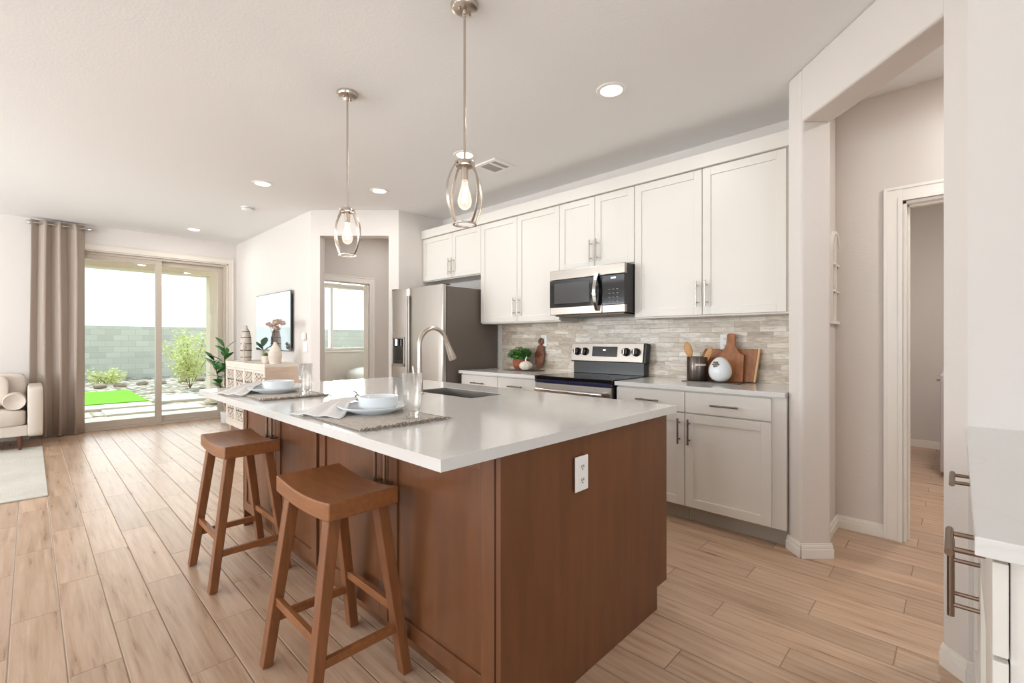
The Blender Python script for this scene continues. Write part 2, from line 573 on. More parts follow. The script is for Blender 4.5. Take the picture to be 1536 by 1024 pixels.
        for a, b in zip(g, g[1:]):
            for j in range(2 * n):
                k = (j + 1) % (2 * n)
                s.bm.faces.new((a[j], a[k], b[k], b[j]))
        bmesh.ops.remove_doubles(s.bm, verts=allv, dist=1e-5)
        return s
    def done(s, name, m, parent=None, bevel=0, smooth=False, loc=(0, 0, 0), rz=0, label=None, seg=2, rot=None):
        me = bpy.data.meshes.new(name)
        bmesh.ops.recalc_face_normals(s.bm, faces=s.bm.faces)
        s.bm.to_mesh(me)
        s.bm.free()
        me.materials.append(m)
        o = bpy.data.objects.new(name, me)
        COL.objects.link(o)
        o.location = loc
        o.rotation_euler = rot if rot else (0, 0, rz)
        if parent:
            o.parent = parent
        if smooth:
            for p in me.polygons:
                p.use_smooth = True
            if smooth != 'all':
                try:
                    me.set_sharp_from_angle(angle=R(40))
                except Exception:
                    pass
        if bevel:
            b = o.modifiers.new('bevel', 'BEVEL')
            b.width = bevel
            b.segments = seg
            b.limit_method = 'ANGLE'
            b.angle_limit = R(35)
        if label:
            o['label'] = label
        return o

def tag(o, label, cat, group=None, kind=None):
    o['label'] = label
    o['category'] = cat
    if group:
        o['group'] = group
    if kind:
        o['kind'] = kind
    return o

def thing(name, label, cat, loc=(0, 0, 0), rz=0, group=None):
    o = bpy.data.objects.new(name, None)
    o.empty_display_size = 0.05
    COL.objects.link(o)
    o.location = loc
    o.rotation_euler = (0, 0, rz)
    return tag(o, label, cat, group)

def structure(b, name, m, bevel=0, parent=None, smooth=False):
    o = b.done(name, m, parent, bevel=bevel, smooth=smooth, seg=3)
    if not parent:
        o['kind'] = 'structure'
    return o

def copy_tree(o, parent=None):
    c = o.copy()
    COL.objects.link(c)
    if parent:
        c.parent = parent
    for ch in list(o.children):
        copy_tree(ch, c)
    return c

CO, SI = math.cos(TH), math.sin(TH)
def fr(F, Rr):
    """floor point from distance along the 45-degree wall direction and across it"""
    return (F * CO + Rr * SI, F * SI - Rr * CO)

# ------------------------------------------------------------ the room
H = 2.74
XK, XH, YF = 3.63, 3.66, 8.30
structure(B().box(-4.2, -3.4, -0.1, 7.2, 8.44, 0), 'floor', FLOOR)
structure(B().box(-4.2, -3.4, H, 7.2, 8.44, H + 0.12), 'ceiling', CEIL)
# kitchen wall, short stub to the hall, 45-degree column face
stub = B()
A_, Bp, Cp = fr(2.722, 1.62), fr(2.60, 1.62), fr(2.60, 1.79)
stub.prism([(XK, 0.72), A_, Bp, Cp, (3.19, 0.575), (XK, 0.575)], 0, H)
structure(stub, 'wall_stub', WALL, bevel=0.018)
structure(B().box(XK, 0.60, 0, XK + 0.15, 4.72, H), 'wall_kitchen', WALL)
# header over the hall opening (45 degrees) and post
structure(B().prism([fr(1.74, 1.62), fr(2.602, 1.62), fr(2.602, 1.79), fr(1.74, 1.79)], 2.44, H), 'wall_header', WALL, bevel=0.015)
P0, P1 = fr(1.648, 1.62), fr(1.742, 1.62)
P2 = fr(1.742, 1.79)
XR = P0[0]
structure(B().prism([P0, P1, P2, (XR + 0.19, P0[1] - 0.03), (XR + 0.15, -3.3), (XR, -3.3)], 0, H), 'wall_right', WALL, bevel=0.02)
# hall wall with the laundry doorway
hw = B()
hw.box(XH, 0.243, 0, XH + 0.12, 0.60, H)
hw.box(XH, -0.66, 2.06, XH + 0.12, 0.243, H)
hw.box(XH, -2.7, 0, XH + 0.12, -0.66, H)
structure(hw, 'wall_hall', WALL)
structure(B().box(XR + 0.1, -2.8, 0, XH + 0.1, -2.7, H), 'wall_hall_end', WALL)
structure(B().box(7.05, -1.0, 0, 7.17, 0.9, H), 'wall_laundry', WALL)
structure(B().box(XH + 0.12, 0.75, 0, 7.17, 0.87, H), 'wall_laundry_side', WALL)
structure(B().box(XH + 0.12, -0.85, 0, 7.17, -0.75, H), 'wall_laundry_back', WALL)
# far end of the kitchen run
structure(B().box(2.99, 4.72, 0, XK + 0.15, 4.86, H), 'wall_fridge_end', WALL)
ang = B()
ang.prism([fr(5.425, -2.354), fr(5.425, -2.245), fr(5.56, -2.245), fr(5.56, -2.30)], 0, H)
ang.prism([fr(5.425, -1.442), fr(5.425, -1.325), fr(5.56, -1.20), fr(5.56, -1.442)], 0, H)
ang.prism([fr(5.425, -2.245), fr(5.425, -1.442), fr(5.56, -1.442), fr(5.56, -2.245)], 2.44, H)
structure(ang, 'wall_angled', WALL)
structure(B().box(2.285, 5.45, 0, 2.43, YF, H), 'wall_television', WALL)
# vestibule and bedroom
vb = B()
vb.box(2.43, 6.2, 0, 2.60, 6.32, H)
vb.box(2.60, 6.2, 2.035, 3.43, 6.32, H)
vb.box(3.43, 6.2, 0, 4.9, 6.32, H)
structure(vb, 'wall_vestibule', WALL)
structure(B().box(4.9, 4.8, 0, 5.0, 6.32, H), 'wall_vestibule_side', WALL)
structure(B().box(3.78, 4.74, 0, 5.0, 4.86, H), 'wall_vestibule_back', WALL)
structure(B().box(5.7, 6.2, 0, 5.8, 8.44, H), 'wall_bedroom_side', WALL)
structure(B().box(4.9, 6.2, 0, 5.8, 6.32, H), 'wall_bedroom_near', WALL)
# far wall with the glass door and the bedroom window
fw = B()
fw.box(-4.2, YF, 0, 0.38, YF + 0.14, H)
fw.box(0.38, YF, 2.42, 2.17, YF + 0.14, H)
fw.box(2.17, YF, 0, 3.12, YF + 0.14, H)
fw.box(3.12, YF, 0, 4.62, YF + 0.14, 1.03)
fw.box(3.12, YF, 2.22, 4.62, YF + 0.14, H)
fw.box(4.62, YF, 0, 5.8, YF + 0.14, H)
structure(fw, 'wall_far', WALL)
# walls beside and behind the camera, with their windows
sw = B()
for y0, y1, z0, z1 in ((-3.4, 0.1, 0, H), (3.1, 4.5, 0, H), (7.1, YF, 0, H), (0.1, 3.1, 0, 0.8), (0.1, 3.1, 2.3, H), (4.5, 7.1, 0, 0.8), (4.5, 7.1, 2.3, H)):
    sw.box(-4.2, y0, z0, -4.06, y1, z1)
structure(sw, 'wall_left', WALL)
rw = B()
for x0, x1, z0, z1 in ((-4.2, -3.1, 0, H), (1.1, XR + 0.2, 0, H), (-3.1, 1.1, 0, 0.8), (-3.1, 1.1, 2.3, H)):
    rw.box(x0, -3.4, z0, x1, -3.28, z1)
structure(rw, 'wall_rear', WALL)

# baseboards
def baseboard(name, pts, h=0.083, t=0.013):
    b = B()
    for (a, c) in zip(pts, pts[1:]):
        a, c = Vector((a[0], a[1], 0)), Vector((c[0], c[1], 0))
        d = (c - a).normalized()
        nn = Vector((d.y, -d.x, 0))         # room side
        for z0, z1, tt in ((0, h * 0.62, t), (h * 0.62, h * 0.86, t * 0.72), (h * 0.86, h, t * 0.4)):
            q = [a, c, c + nn * tt, a + nn * tt]
            # push ends so that corners meet
            q[2] = q[2] + d * tt * 0.4
            q[3] = q[3] - d * tt * 0.4
            b.prism([(v.x, v.y) for v in q], z0, z1)
    o = structure(b, name, TRIM, bevel=0.002)
    return o
baseboard('baseboard_stub', [Vector((3.19, 0.575)), Cp, Bp, A_][::-1][:0] or [A_, Bp, Cp, (3.19, 0.575), (XH, 0.575)])
baseboard('baseboard_hall', [(XH, 0.575), (XH, 0.335)])
baseboard('baseboard_right', [P2, P1, P0, (XR, -0.06)])
baseboard('baseboard_laundry', [(7.05, 0.75), (7.05, -0.75)])
baseboard('baseboard_far', [(-4, YF), (0.30, YF)])
baseboard('baseboard_television', [(2.25, YF), (2.285, YF), (2.285, 5.45), fr(5.425, -2.35), fr(5.425, -2.245), fr(5.56, -2.245)])
baseboard('baseboard_vestibule', [(3.53, 6.2), (4.9, 6.2)])
baseboard('baseboard_bedroom', [(2.43, YF), (5.7, YF)])

# casings
def casing_x(name, x, y0, y1, z1, wd=0.09, t=0.018):
    """door casing on a wall plane facing -X, opening y0..y1 up to z1"""
    b = B()
    for a0, a1, tt in ((0, wd, t * 0.7), (0, wd * 0.25, t), (wd * 0.8, wd, t)):
        b.box(x - tt, y1 + a0, 0, x, y1 + a1, z1 + a1)
        b.box(x - tt, y0 - a1, 0, x, y0 - a0, z1 + a1)
        b.box(x - tt, y0 - a0, z1 + a0, x, y1 + a0, z1 + a1)
    b.box(x, y0 - 0.001, 0, x + 0.12, y0 + 0.018, z1)
    b.box(x, y1 - 0.018, 0, x + 0.12, y1 + 0.001, z1)
    b.box(x, y0, z1 - 0.018, x + 0.12, y1, z1 + 0.001)
    b.box(x + 0.05, y1 - 0.03, 0, x + 0.085, y1 - 0.018, z1 - 0.018)
    b.box(x + 0.05, y0, z1 - 0.03, x + 0.085, y1, z1 - 0.018)
    return structure(b, name, TRIM, bevel=0.002)
casing_x('trim_1', XH, -0.66, 0.243, 2.06)
def casing_y(name, y, x0, x1, z1, wd=0.09, t=0.018, jamb=0.12, m=TRIM, sill=None):
    b = B()
    for a0, a1, tt in ((0, wd, t * 0.7), (0, wd * 0.25, t), (wd * 0.8, wd, t)):
        b.box(x1 + a0, y - tt, 0, x1 + a1, y, z1 + a1)
        b.box(x0 - a1, y - tt, 0, x0 - a0, y, z1 + a1)
        b.box(x0 - a0, y - tt, z1 + a0, x1 + a0, y, z1 + a1)
    b.box(x0 - 0.001, y, 0, x0 + 0.018, y + jamb, z1)
    b.box(x1 - 0.018, y, 0, x1 + 0.001, y + jamb, z1)
    b.box(x0, y, z1 - 0.018, x1, y + jamb, z1 + 0.001)
    return structure(b, name, m, bevel=0.002)
casing_y('trim_2', 6.2, 2.60, 3.43, 2.035)

# sliding glass door
casing_y('trim_3', YF, 0.38, 2.17, 2.42, wd=0.075, jamb=0.10, m=mat('wall_toned_door_casing', srgb(228, 220, 209), 0.5))
d1 = bpy.data.objects.new('door_1', None)
COL.objects.link(d1)
d1['kind'] = 'structure'
d1.location = (0.40, YF + 0.03, 0)
fb = B()
DW, DH = 1.752, 2.40
fb.box(0, 0, 0, 0.035, 0.10, DH).box(DW - 0.035, 0, 0, DW, 0.10, DH).box(0.035, 0, DH - 0.035, DW - 0.035, 0.10, DH).box(0.035, 0, 0, DW - 0.035, 0.10, 0.035)
fb.done('door_frame', VINYL, d1, bevel=0.003)
for nm, a, c, yy in (('sliding_panel', 0.035, 0.93, 0.012), ('fixed_panel', 0.86, DW - 0.035, 0.055)):
    q = B()
    sb = 0.07
    q.box(a, yy, 0.035, a + sb, yy + 0.038, DH - 0.035).box(c - sb, yy, 0.035, c, yy + 0.038, DH - 0.035)
    q.box(a + sb, yy, 0.035, c - sb, yy + 0.038, 0.035 + 0.085).box(a + sb, yy, DH - 0.035 - 0.06, c - sb, yy + 0.038, DH - 0.035)
    pnl = q.done(nm, VINYL, d1, bevel=0.003)
    B().box(a + sb, yy + 0.016, 0.12, c - sb, yy + 0.022, DH - 0.095).done('pane', GLASS, pnl)
    if nm == 'sliding_panel':
        B().box(a + 0.012, yy - 0.03, 0.92, a + 0.04, yy, 1.16).done('handle', VINYL, pnl, bevel=0.006)
# bedroom window
w1 = bpy.data.objects.new('window_1', None)
COL.objects.link(w1)
w1['kind'] = 'structure'
w1.location = (3.12, YF + 0.04, 1.03)
q = B()
q.box(0, 0, 0, 0.045, 0.07, 1.19).box(1.455, 0, 0, 1.5, 0.07, 1.19).box(0.045, 0, 1.145, 1.455, 0.07, 1.19).box(0.045, 0, 0, 1.455, 0.07, 0.045).box(0.715, -0.01, 0.045, 0.765, 0.07, 1.145)
q.done('window_frame', TRIM, w1, bevel=0.003)
B().box(0.045, 0.03, 0.045, 0.715, 0.036, 1.145).done('pane', GLASS, w1)
B().box(0.765, 0.03, 0.045, 1.455, 0.036, 1.145).done('pane', GLASS, w1)
B().box(-0.03, -0.07, -0.03, 1.53, -0.0, 0.0).done('window_sill', TRIM, w1, bevel=0.004)

# ------------------------------------------------------------ outdoors
structure(B().box(-40, 8.44, -0.35, 60, 60, -0.10), 'ground_gravel', GRAVEL)
structure(B().box(-5, 8.45, -0.34, 3.3, 10.0, -0.03), 'patio_slab', PAVER)
tag(B().box(-4.5, 12.4, -0.10, 1.76, 15.4, -0.055).done('artificial_turf_patch', TURF, bevel=0.01), 'rectangle of bright green artificial turf lying on the gravel outside', 'turf')
pv = B()
for (x0, x1, y0, y1, lab) in ((1.9, 2.7, 12.0, 13.2, 'pale concrete paver beyond the turf corner, farthest into the gravel'), (0.0, 1.72, 11.5, 12.15, 'pale concrete paver between the green turf and the paver row'), (0.9, 2.35, 10.45, 11.2, 'long pale concrete paver closest to the glass door'), (-0.6, 0.72, 10.3, 11.0, 'pale concrete paver seen beside the curtain at the door threshold')):
    tag(B().box(x0, y0, -0.10, x1, y1, -0.05).done('concrete_paver', PAVER, bevel=0.008), lab, 'paver', 'pale pavers set in the gravel')
bwall = B().box(-12, 21, -0.15, 0.85, 21.2, 1.78)
tag(bwall.done('block_wall', BLOCK), 'taller stretch of grey block wall behind the turf, seen next to the curtain', 'wall')
tag(B().box(0.85, 21.06, -0.15, 26, 21.24, 1.71).done('block_wall', BLOCK), 'long lower stretch of grey block wall behind the yellow-green shrubs', 'wall')
tag(B().box(8.8, 20.95, -0.15, 9.25, 21.06, 1.78).done('wall_pier', mat('grey_block_plain', srgb(150, 150, 142), 0.9)), 'grey pier on the block wall seen through the bedroom window', 'pier')
# covered patio
tag(B().box(-5, 11.0, 2.52, 3.3, 11.32, 3.0).done('patio_beam', STUCCO, bevel=0.01), 'tan stucco beam across the top of the covered patio', 'beam')
tag(B().box(2.55, 11.0, -0.05, 3.1, 11.32, 2.52).done('patio_column', STUCCO, bevel=0.01), 'rough tan stucco patio column beside the glass door view', 'column')
structure(B().box(-5, 8.44, 2.68, 3.3, 11.0, 2.9), 'patio_ceiling', STUCCO)
structure(B().box(-5, 8.44, 2.9, 3.3, 11.4, 3.05), 'patio_roof', STUCCO)

def leaf_cloud(b, c, rad, n, size, zs=1.0):
    for _ in range(n):
        v = Vector((random.gauss(0, 1), random.gauss(0, 1), random.gauss(0, 1))).normalized()
        r = random.random() ** 0.4
        p = Vector(c) + Vector((v.x * rad, v.y * rad, v.z * rad * zs)) * r
        a = Vector((random.uniform(-1, 1), random.uniform(-1, 1), random.uniform(-1, 1))).normalized()
        k = a.orthogonal().normalized()
        s_ = size * random.uniform(0.6, 1.3)
        vs = [b.bm.verts.new(p + a * s_ * x + k * s_ * y * 0.4) for x, y in ((-1, 0), (0, -1), (1, 0), (0, 1))]
        b.bm.faces.new(vs)
def shrub(x, y, h, rad, label, n=900, group=None):
    t = thing('desert_shrub', label, 'shrub', (x, y, -0.1))
    s_ = B()
    f = B()
    for i in range(9):
        a = random.uniform(0, 2 * PI)
        rr = rad * random.uniform(0.25, 0.8)
        tip = Vector((math.cos(a) * rr, math.sin(a) * rr, h * random.uniform(0.55, 0.95)))
        s_.tube([(0, 0, 0), tip * 0.5 + Vector((0, 0, 0.05)), tip], 0.010, 5, r2=0.004)
        for q_ in (0.45, 0.7, 1.0):
            leaf_cloud(f, tip * q_, rad * 0.36, n // 18, 0.05, 1.1)
    s_.done('branches', STEM, t)
    f.done('foliage', SHRUB, t)
shrub(3.05, 15.2, 1.5, 0.75, 'airy yellow-green shrub rising behind the middle stile of the glass door', 1500)
shrub(4.35, 16.4, 1.45, 0.60, 'sparse yellow-green shrub nearer the stucco column, against the block wall', 800)
shrub(1.6, 18.6, 0.35, 0.55, 'low light green plant at the foot of the block wall beyond the turf', 500)
shrub(9.4, 18.5, 1.0, 0.7, 'yellow-green shrub low in the corner of the bedroom window', 600)
for i in range(14):
    x = 1.3 + i * 0.5 + random.uniform(-0.06, 0.06)
    y = 17.2 + random.uniform(-0.3, 0.3) + 0.1 * i
    rk = B().cushion(-0.16, -0.11, 0, 0.16, 0.11, random.uniform(0.08, 0.16), e=0.8, n=5)
    for v in rk.bm.verts:
        v.co += Vector((random.uniform(-1, 1), random.uniform(-1, 1), random.uniform(-0.5, 0.5))) * 0.02
    tag(rk.done('landscape_rock', mat('brown_grey_rock', srgb(170, 148, 128), 0.9), loc=(x, y, -0.12), rz=random.uniform(0, 3)), 'small brown-grey rock in the row edging the gravel bed outside', 'rock', 'rocks edging the gravel bed')

# ------------------------------------------------------------ cabinets
def pull(parent, x, y, z, length, vertical, proj=0.035, r=0.0062, m=NICKEL, label=None):
    """bar pull: centre (x, z) on the face at depth y (front is -y)"""
    b = B()
    yy = y - proj
    if vertical:
        b.tube([(x, yy, z - length / 2), (x, yy, z + length / 2)], r, 12)
        for s_ in (-1, 1):
            b.tube([(x, y, z + s_ * length * 0.33), (x, yy, z + s_ * length * 0.33)], r * 0.75, 8)
    else:
        b.tube([(x - length / 2, yy, z), (x + length / 2, yy, z)], r, 12)
        for s_ in (-1, 1):
            b.tube([(x + s_ * length * 0.33, y, z), (x + s_ * length * 0.33, yy, z)], r * 0.75, 8)
    return b.done('handle', m, parent, smooth=True, label=label)

def shaker(parent, x0, x1, z0, z1, m, name='door', y=-0.02, t=0.02, fw_=0.057, rec=0.009):
    b = B()
    b.box(x0, y, z0, x0 + fw_, y + t, z1).box(x1 - fw_, y, z0, x1, y + t, z1)
    b.box(x0 + fw_, y, z0, x1 - fw_, y + t, z0 + fw_).box(x0 + fw_, y, z1 - fw_, x1 - fw_, y + t, z1)
    b.box(x0 + fw_ - 0.002, y + rec, z0 + fw_ - 0.002, x1 - fw_ + 0.002, y + t, z1 - fw_ + 0.002)
    return b.done(name, m, parent, bevel=0.0018)
def slab(parent, x0, x1, z0, z1, m, name='drawer', y=-0.02, t=0.02):
    return B().box(x0, y, z0, x1, y + t, z1).done(name, m, parent, bevel=0.002)

G = 0.0025
UX, UD = 3.35, 0.28        # upper carcass front plane (doors stand 20 mm proud), depth
def upper(y_hi, y_lo, z0, z1, seam, label, hz=None, filler=0):
    t = thing('wall_cabinet', label, 'cabinet', (UX, y_hi, 0), R(-90), 'white wall cabinets over the kitchen worktop')
    wdt = y_hi - y_lo
    B().box(0.0008, 0, z0 - 0.012, wdt - 0.0008, UD - 0.002, z1).done('cabinet_body', CAB, t, bevel=0.001)
    s_ = y_hi - seam
    e = wdt - filler
    a = shaker(t, G, s_ - G, z0, z1 - 0.004, CAB)
    c = shaker(t, s_ + G, e - G, z0, z1 - 0.004, CAB)
    hz = hz or (z0 + 0.15)
    pull(a, s_ - 0.033, -0.02, hz, 0.185, True)
    pull(c, s_ + 0.033, -0.02, hz, 0.185, True)
    return t
ZT, ZB = 2.447, 1.402
upper(4.716, 3.668, 1.935, ZT, 4.151, 'short white two-door cabinet above the refrigerator', hz=2.06)
upper(3.668, 2.608, ZB, ZT, 3.136, 'tall white two-door wall cabinet between the refrigerator and the microwave')
upper(2.608, 1.855, 1.842, ZT, 2.229, 'short white two-door cabinet directly above the microwave', hz=1.98)
upper(1.855, 0.724, ZB, ZT, 1.320, 'tall white two-door wall cabinet between the microwave and the column', filler=0.062)
cr = B().box(UX - 0.045, 0.724, ZT, XK, 4.716, ZT + 0.098)
tag(cr.done('cornice_board', CAB, bevel=0.003), 'flat white cornice board running along the tops of the wall cabinets', 'cornice')

BX, BD = 3.06, 0.565
def base_cab(y_hi, y_lo, label, dirs, seam=None, filler=0.0, full=False, hand=1):
    t = thing('base_cabinet', label, 'cabinet', (BX, y_hi, 0), R(-90), 'white base cabinets on the kitchen wall')
    wdt = y_hi - y_lo
    b = B().box(0.0008, 0, 0.105, wdt - 0.0008, BD, 0.884)
    b.done('cabinet_body', CAB, t, bevel=0.001)
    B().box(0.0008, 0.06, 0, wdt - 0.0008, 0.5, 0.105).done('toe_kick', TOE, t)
    e = wdt - filler
    dr = slab(t, G, e - G, 0.738, 0.873, CAB)
    pull(dr, e / 2, -0.02, 0.802, 0.17, False, m=mat('dark_nickel_pull', srgb(124, 112, 102), 0.34, 1.0))
    d = shaker(t, G, e - G, 0.112, 0.729, CAB)
    hx = e - G - 0.032 if hand > 0 else G + 0.032
    pull(d, hx, -0.02, 0.612, 0.17, True, m=MATS['dark_nickel_pull'])
base_cab(3.64, 3.115, 'white drawer-over-door base cabinet against the refrigerator side', 1, hand=1)
base_cab(3.115, 2.625, 'white drawer-over-door base cabinet next to the far side of the stove', 1, hand=-1)
base_cab(1.843, 1.321, 'white drawer-over-door base cabinet next to the stove, half hidden by the island', 1, hand=1)
base_cab(1.321, 0.7215, 'white drawer-over-door base cabinet standing against the column', 1, filler=0.075, hand=-1)
def worktop(y0, y1, label):
    tag(B().box(3.02, y0, 0.885, XK - 0.001, y1, 0.915).done('worktop', QUARTZ, bevel=0.002), label, 'worktop', 'white worktops on the kitchen wall')
worktop(0.7215, 1.848, 'white quartz worktop between the stove and the column')
worktop(2.622, 3.662, 'short white quartz worktop between the refrigerator and the stove')
tag(B().box(XK - 0.010, 0.724, 0.9155, XK - 0.0005, 3.635, 1.389).box(XK - 0.010, 1.86, 1.389, XK - 0.0005, 2.60, 1.42).done('tile_backsplash', SPLASH), 'stone mosaic backsplash in cream, grey and tan strips', 'backsplash')
# backsplash outlets
def outlet(name, label, loc, rz, wdt=0.072, hh=0.117, gang=1, kind='outlet', group=None):
    t = thing(name, label, kind, loc, rz, group)
    B().box(-wdt / 2, -0.006, -hh / 2, wdt / 2, 0, hh / 2).done('cover_plate', WHITEP, t, bevel=0.003)
    for g_ in range(gang):
        x = (g_ - (gang - 1) / 2) * 0.046
        if kind == 'outlet':
            for zc in (-0.024, 0.024):
                o = B().lathe([(0, -0.009), (0.0165, -0.009), (0.0165, -0.005)], (x, 0, zc), 20, Matrix.Rotation(-PI / 2, 4, 'X') @ Matrix.Scale(-1, 4, (0, 0, 1))).done('socket', WHITEP, t)
                bl = B()
                for dx in (-0.006, 0.006):
                    bl.box(x + dx - 0.0012, -0.0096, zc - 0.002, x + dx + 0.0012, -0.0088, zc + 0.007)
                bl.cyl((x, -0.0092, zc - 0.008), 0.0026, 0.0006, 8, 'y')
                bl.done('slots', BLACKP, o)
        else:
            B().box(x - 0.017, -0.010, -0.034, x + 0.017, -0.005, 0.034).done('rocker', WHITEP, t, bevel=0.002)
    return t
outlet('wall_outlet', 'small white outlet on the mosaic behind the cutting board', (XK - 0.0105, 1.262, 1.205), R(-90))
outlet('wall_outlet', 'small white outlet on the mosaic beside the scalloped brown board', (XK - 0.0105, 3.03, 1.215), R(-90))
outlet('wall_switch', 'white double switch plate on the wall beside the television', (2.2845, 5.62, 1.14), R(-90), wdt=0.117, gang=2, kind='switch')
outlet('wall_outlet', 'white duplex outlet on the wooden end of the island', (1.375, 0.9795, 0.742), 0, wdt=0.078, hh=0.125)
nl = thing('plug_in_diffuser', 'small pale oval plug-in above the double switch beside the television', 'air freshener', (2.2845, 5.62, 1.265), R(-90))
B().cushion(-0.035, -0.04, -0.05, 0.035, 0, 0.05, e=0.6, n=8).done('body', WHITEP, nl, smooth=True)

# ------------------------------------------------------------ refrigerator
def fridge():
    t = thing('refrigerator', 'side-by-side stainless steel refrigerator with dark ice and water dispenser', 'refrigerator', (2.905, 4.655, 0), R(-90))
    wd, dp, ht = 0.955, 0.70, 1.765
    B().box(0, 0, 0.03, wd, dp, ht).done('cabinet_body', FRSIDE, t, bevel=0.004, label='dark grey body side')
    B().box(0.02, -0.03, 0.02, wd - 0.02, 0, 0.085).done('base_grille', BLACKP, t)
    s_ = 0.37
    def door(x0, x1, nm):
        b = B()
        z0, z1 = 0.09, ht + 0.015
        n = 8
        pts = [(x0, -0.008), (x0, -0.045)]
        for i in range(n + 1):
            u = i / n
            pts.append((x0 + 0.012 + (x1 - x0 - 0.024) * u, -0.055 - 0.012 * math.sin(PI * u)))
        pts += [(x1, -0.045), (x1, -0.008)]
        b.prism(pts, z0, z1)
        return b.done(nm, STEELS, t, bevel=0.003, smooth=True)
    dl = door(0.002, s_ - 0.004, 'freezer_door')
    dr = door(s_ + 0.004, wd - 0.002, 'fridge_door')
    # long edge grips beside the seam
    for x, d_ in ((s_ - 0.014, dl), (s_ + 0.014, dr)):
        B().box(x - 0.008, -0.082, 0.70, x + 0.008, -0.06, 1.70).done('handle', STEEL, d_, bevel=0.004)
    for x in (0.05, wd - 0.05):
        B().box(x - 0.04, -0.05, ht + 0.016, x + 0.04, 0.05, ht + 0.03).done('hinge_cover', FRSIDE, t, bevel=0.004)
    zc0, zc1 = 0.93, 1.25
    x0, x1 = 0.05, 0.29
    dsp = B()
    dsp.box(x0, -0.073, zc0, x0 + 0.014, -0.05, zc1).box(x1 - 0.014, -0.073, zc0, x1, -0.05, zc1)
    dsp.box(x0, -0.073, zc1 - 0.014, x1, -0.05, zc1).box(x0, -0.073, zc0, x1, -0.05, zc0 + 0.03)
    dd = dsp.done('dispenser_frame', STEEL, dl, bevel=0.002)
    B().box(x0 + 0.012, -0.068, zc0 + 0.028, x1 - 0.012, -0.064, zc1 - 0.012).done('dispenser_recess', BLACKG, dl)
    B().cyl((0.17, -0.085, zc1 - 0.09), 0.02, 0.07, 14).done('nozzle', CHROME, dl, smooth=True)
fridge()

# ------------------------------------------------------------ microwave
def microwave():
    t = thing('microwave', 'stainless over-the-range microwave with black window and curved handle', 'microwave', (3.19, 2.603, 1.44), R(-90))
    wd, ht = 0.744, 0.385
    B().box(0, 0.035, 0.0, wd, 0.43, ht).done('cabinet_body', BLACKP, t, bevel=0.003, label='black microwave body')
    B().box(0.03, 0.04, -0.012, wd - 0.03, 0.40, 0).done('grease_filter', DARKM, t)
    B().box(0, 0, ht - 0.082, wd, 0.034, ht).done('vent_panel', STEEL, t, bevel=0.004)
    d = B().box(0, 0, 0, 0.535, 0.034, ht - 0.086).done('door', STEEL, t, bevel=0.004)
    B().box(0.0, -0.002, 0.062, 0.535, 0.004, ht - 0.088).done('door_window', BLACKG, d, label='black glass door window')
    B().box(0.05, -0.0028, 0.095, 0.415, 0, ht - 0.115).done('window_mesh', mat('window_mesh', srgb(70, 70, 70), 0.12), d)
    pts = [(0.495 , -0.010 - 0.042 * math.sin(PI * i / 14), 0.02 + 0.30 * i / 14) for i in range(15)]
    B().strap(pts, 0.032, 0.012, (1, 0, 0)).done('handle', CHROME, d, bevel=0.003, smooth=True)
    c = B().box(0.539, -0.002, 0.062, wd - 0.002, 0.034, ht - 0.088).done('control_panel', BLACKG, t, bevel=0.002)
    B().box(0.539, 0, 0, wd, 0.034, 0.060).done('lower_panel', STEEL, t, bevel=0.003)
    B().box(0.62, -0.0028, ht - 0.118, 0.665, -0.001, ht - 0.105).done('clock_display', emit('clock_glow', (0.75, 0.85, 0.9, 1), 0.6), c)
    k = B()
    for i in range(4):
        for j in range(3):
            k.box(0.60 + j * 0.036, -0.0026, 0.085 + i * 0.032, 0.614 + j * 0.036, -0.001, 0.089 + i * 0.032)
    k.done('keypad_marks', mat('keypad_grey', srgb(150, 150, 150), 0.5), c)
microwave()

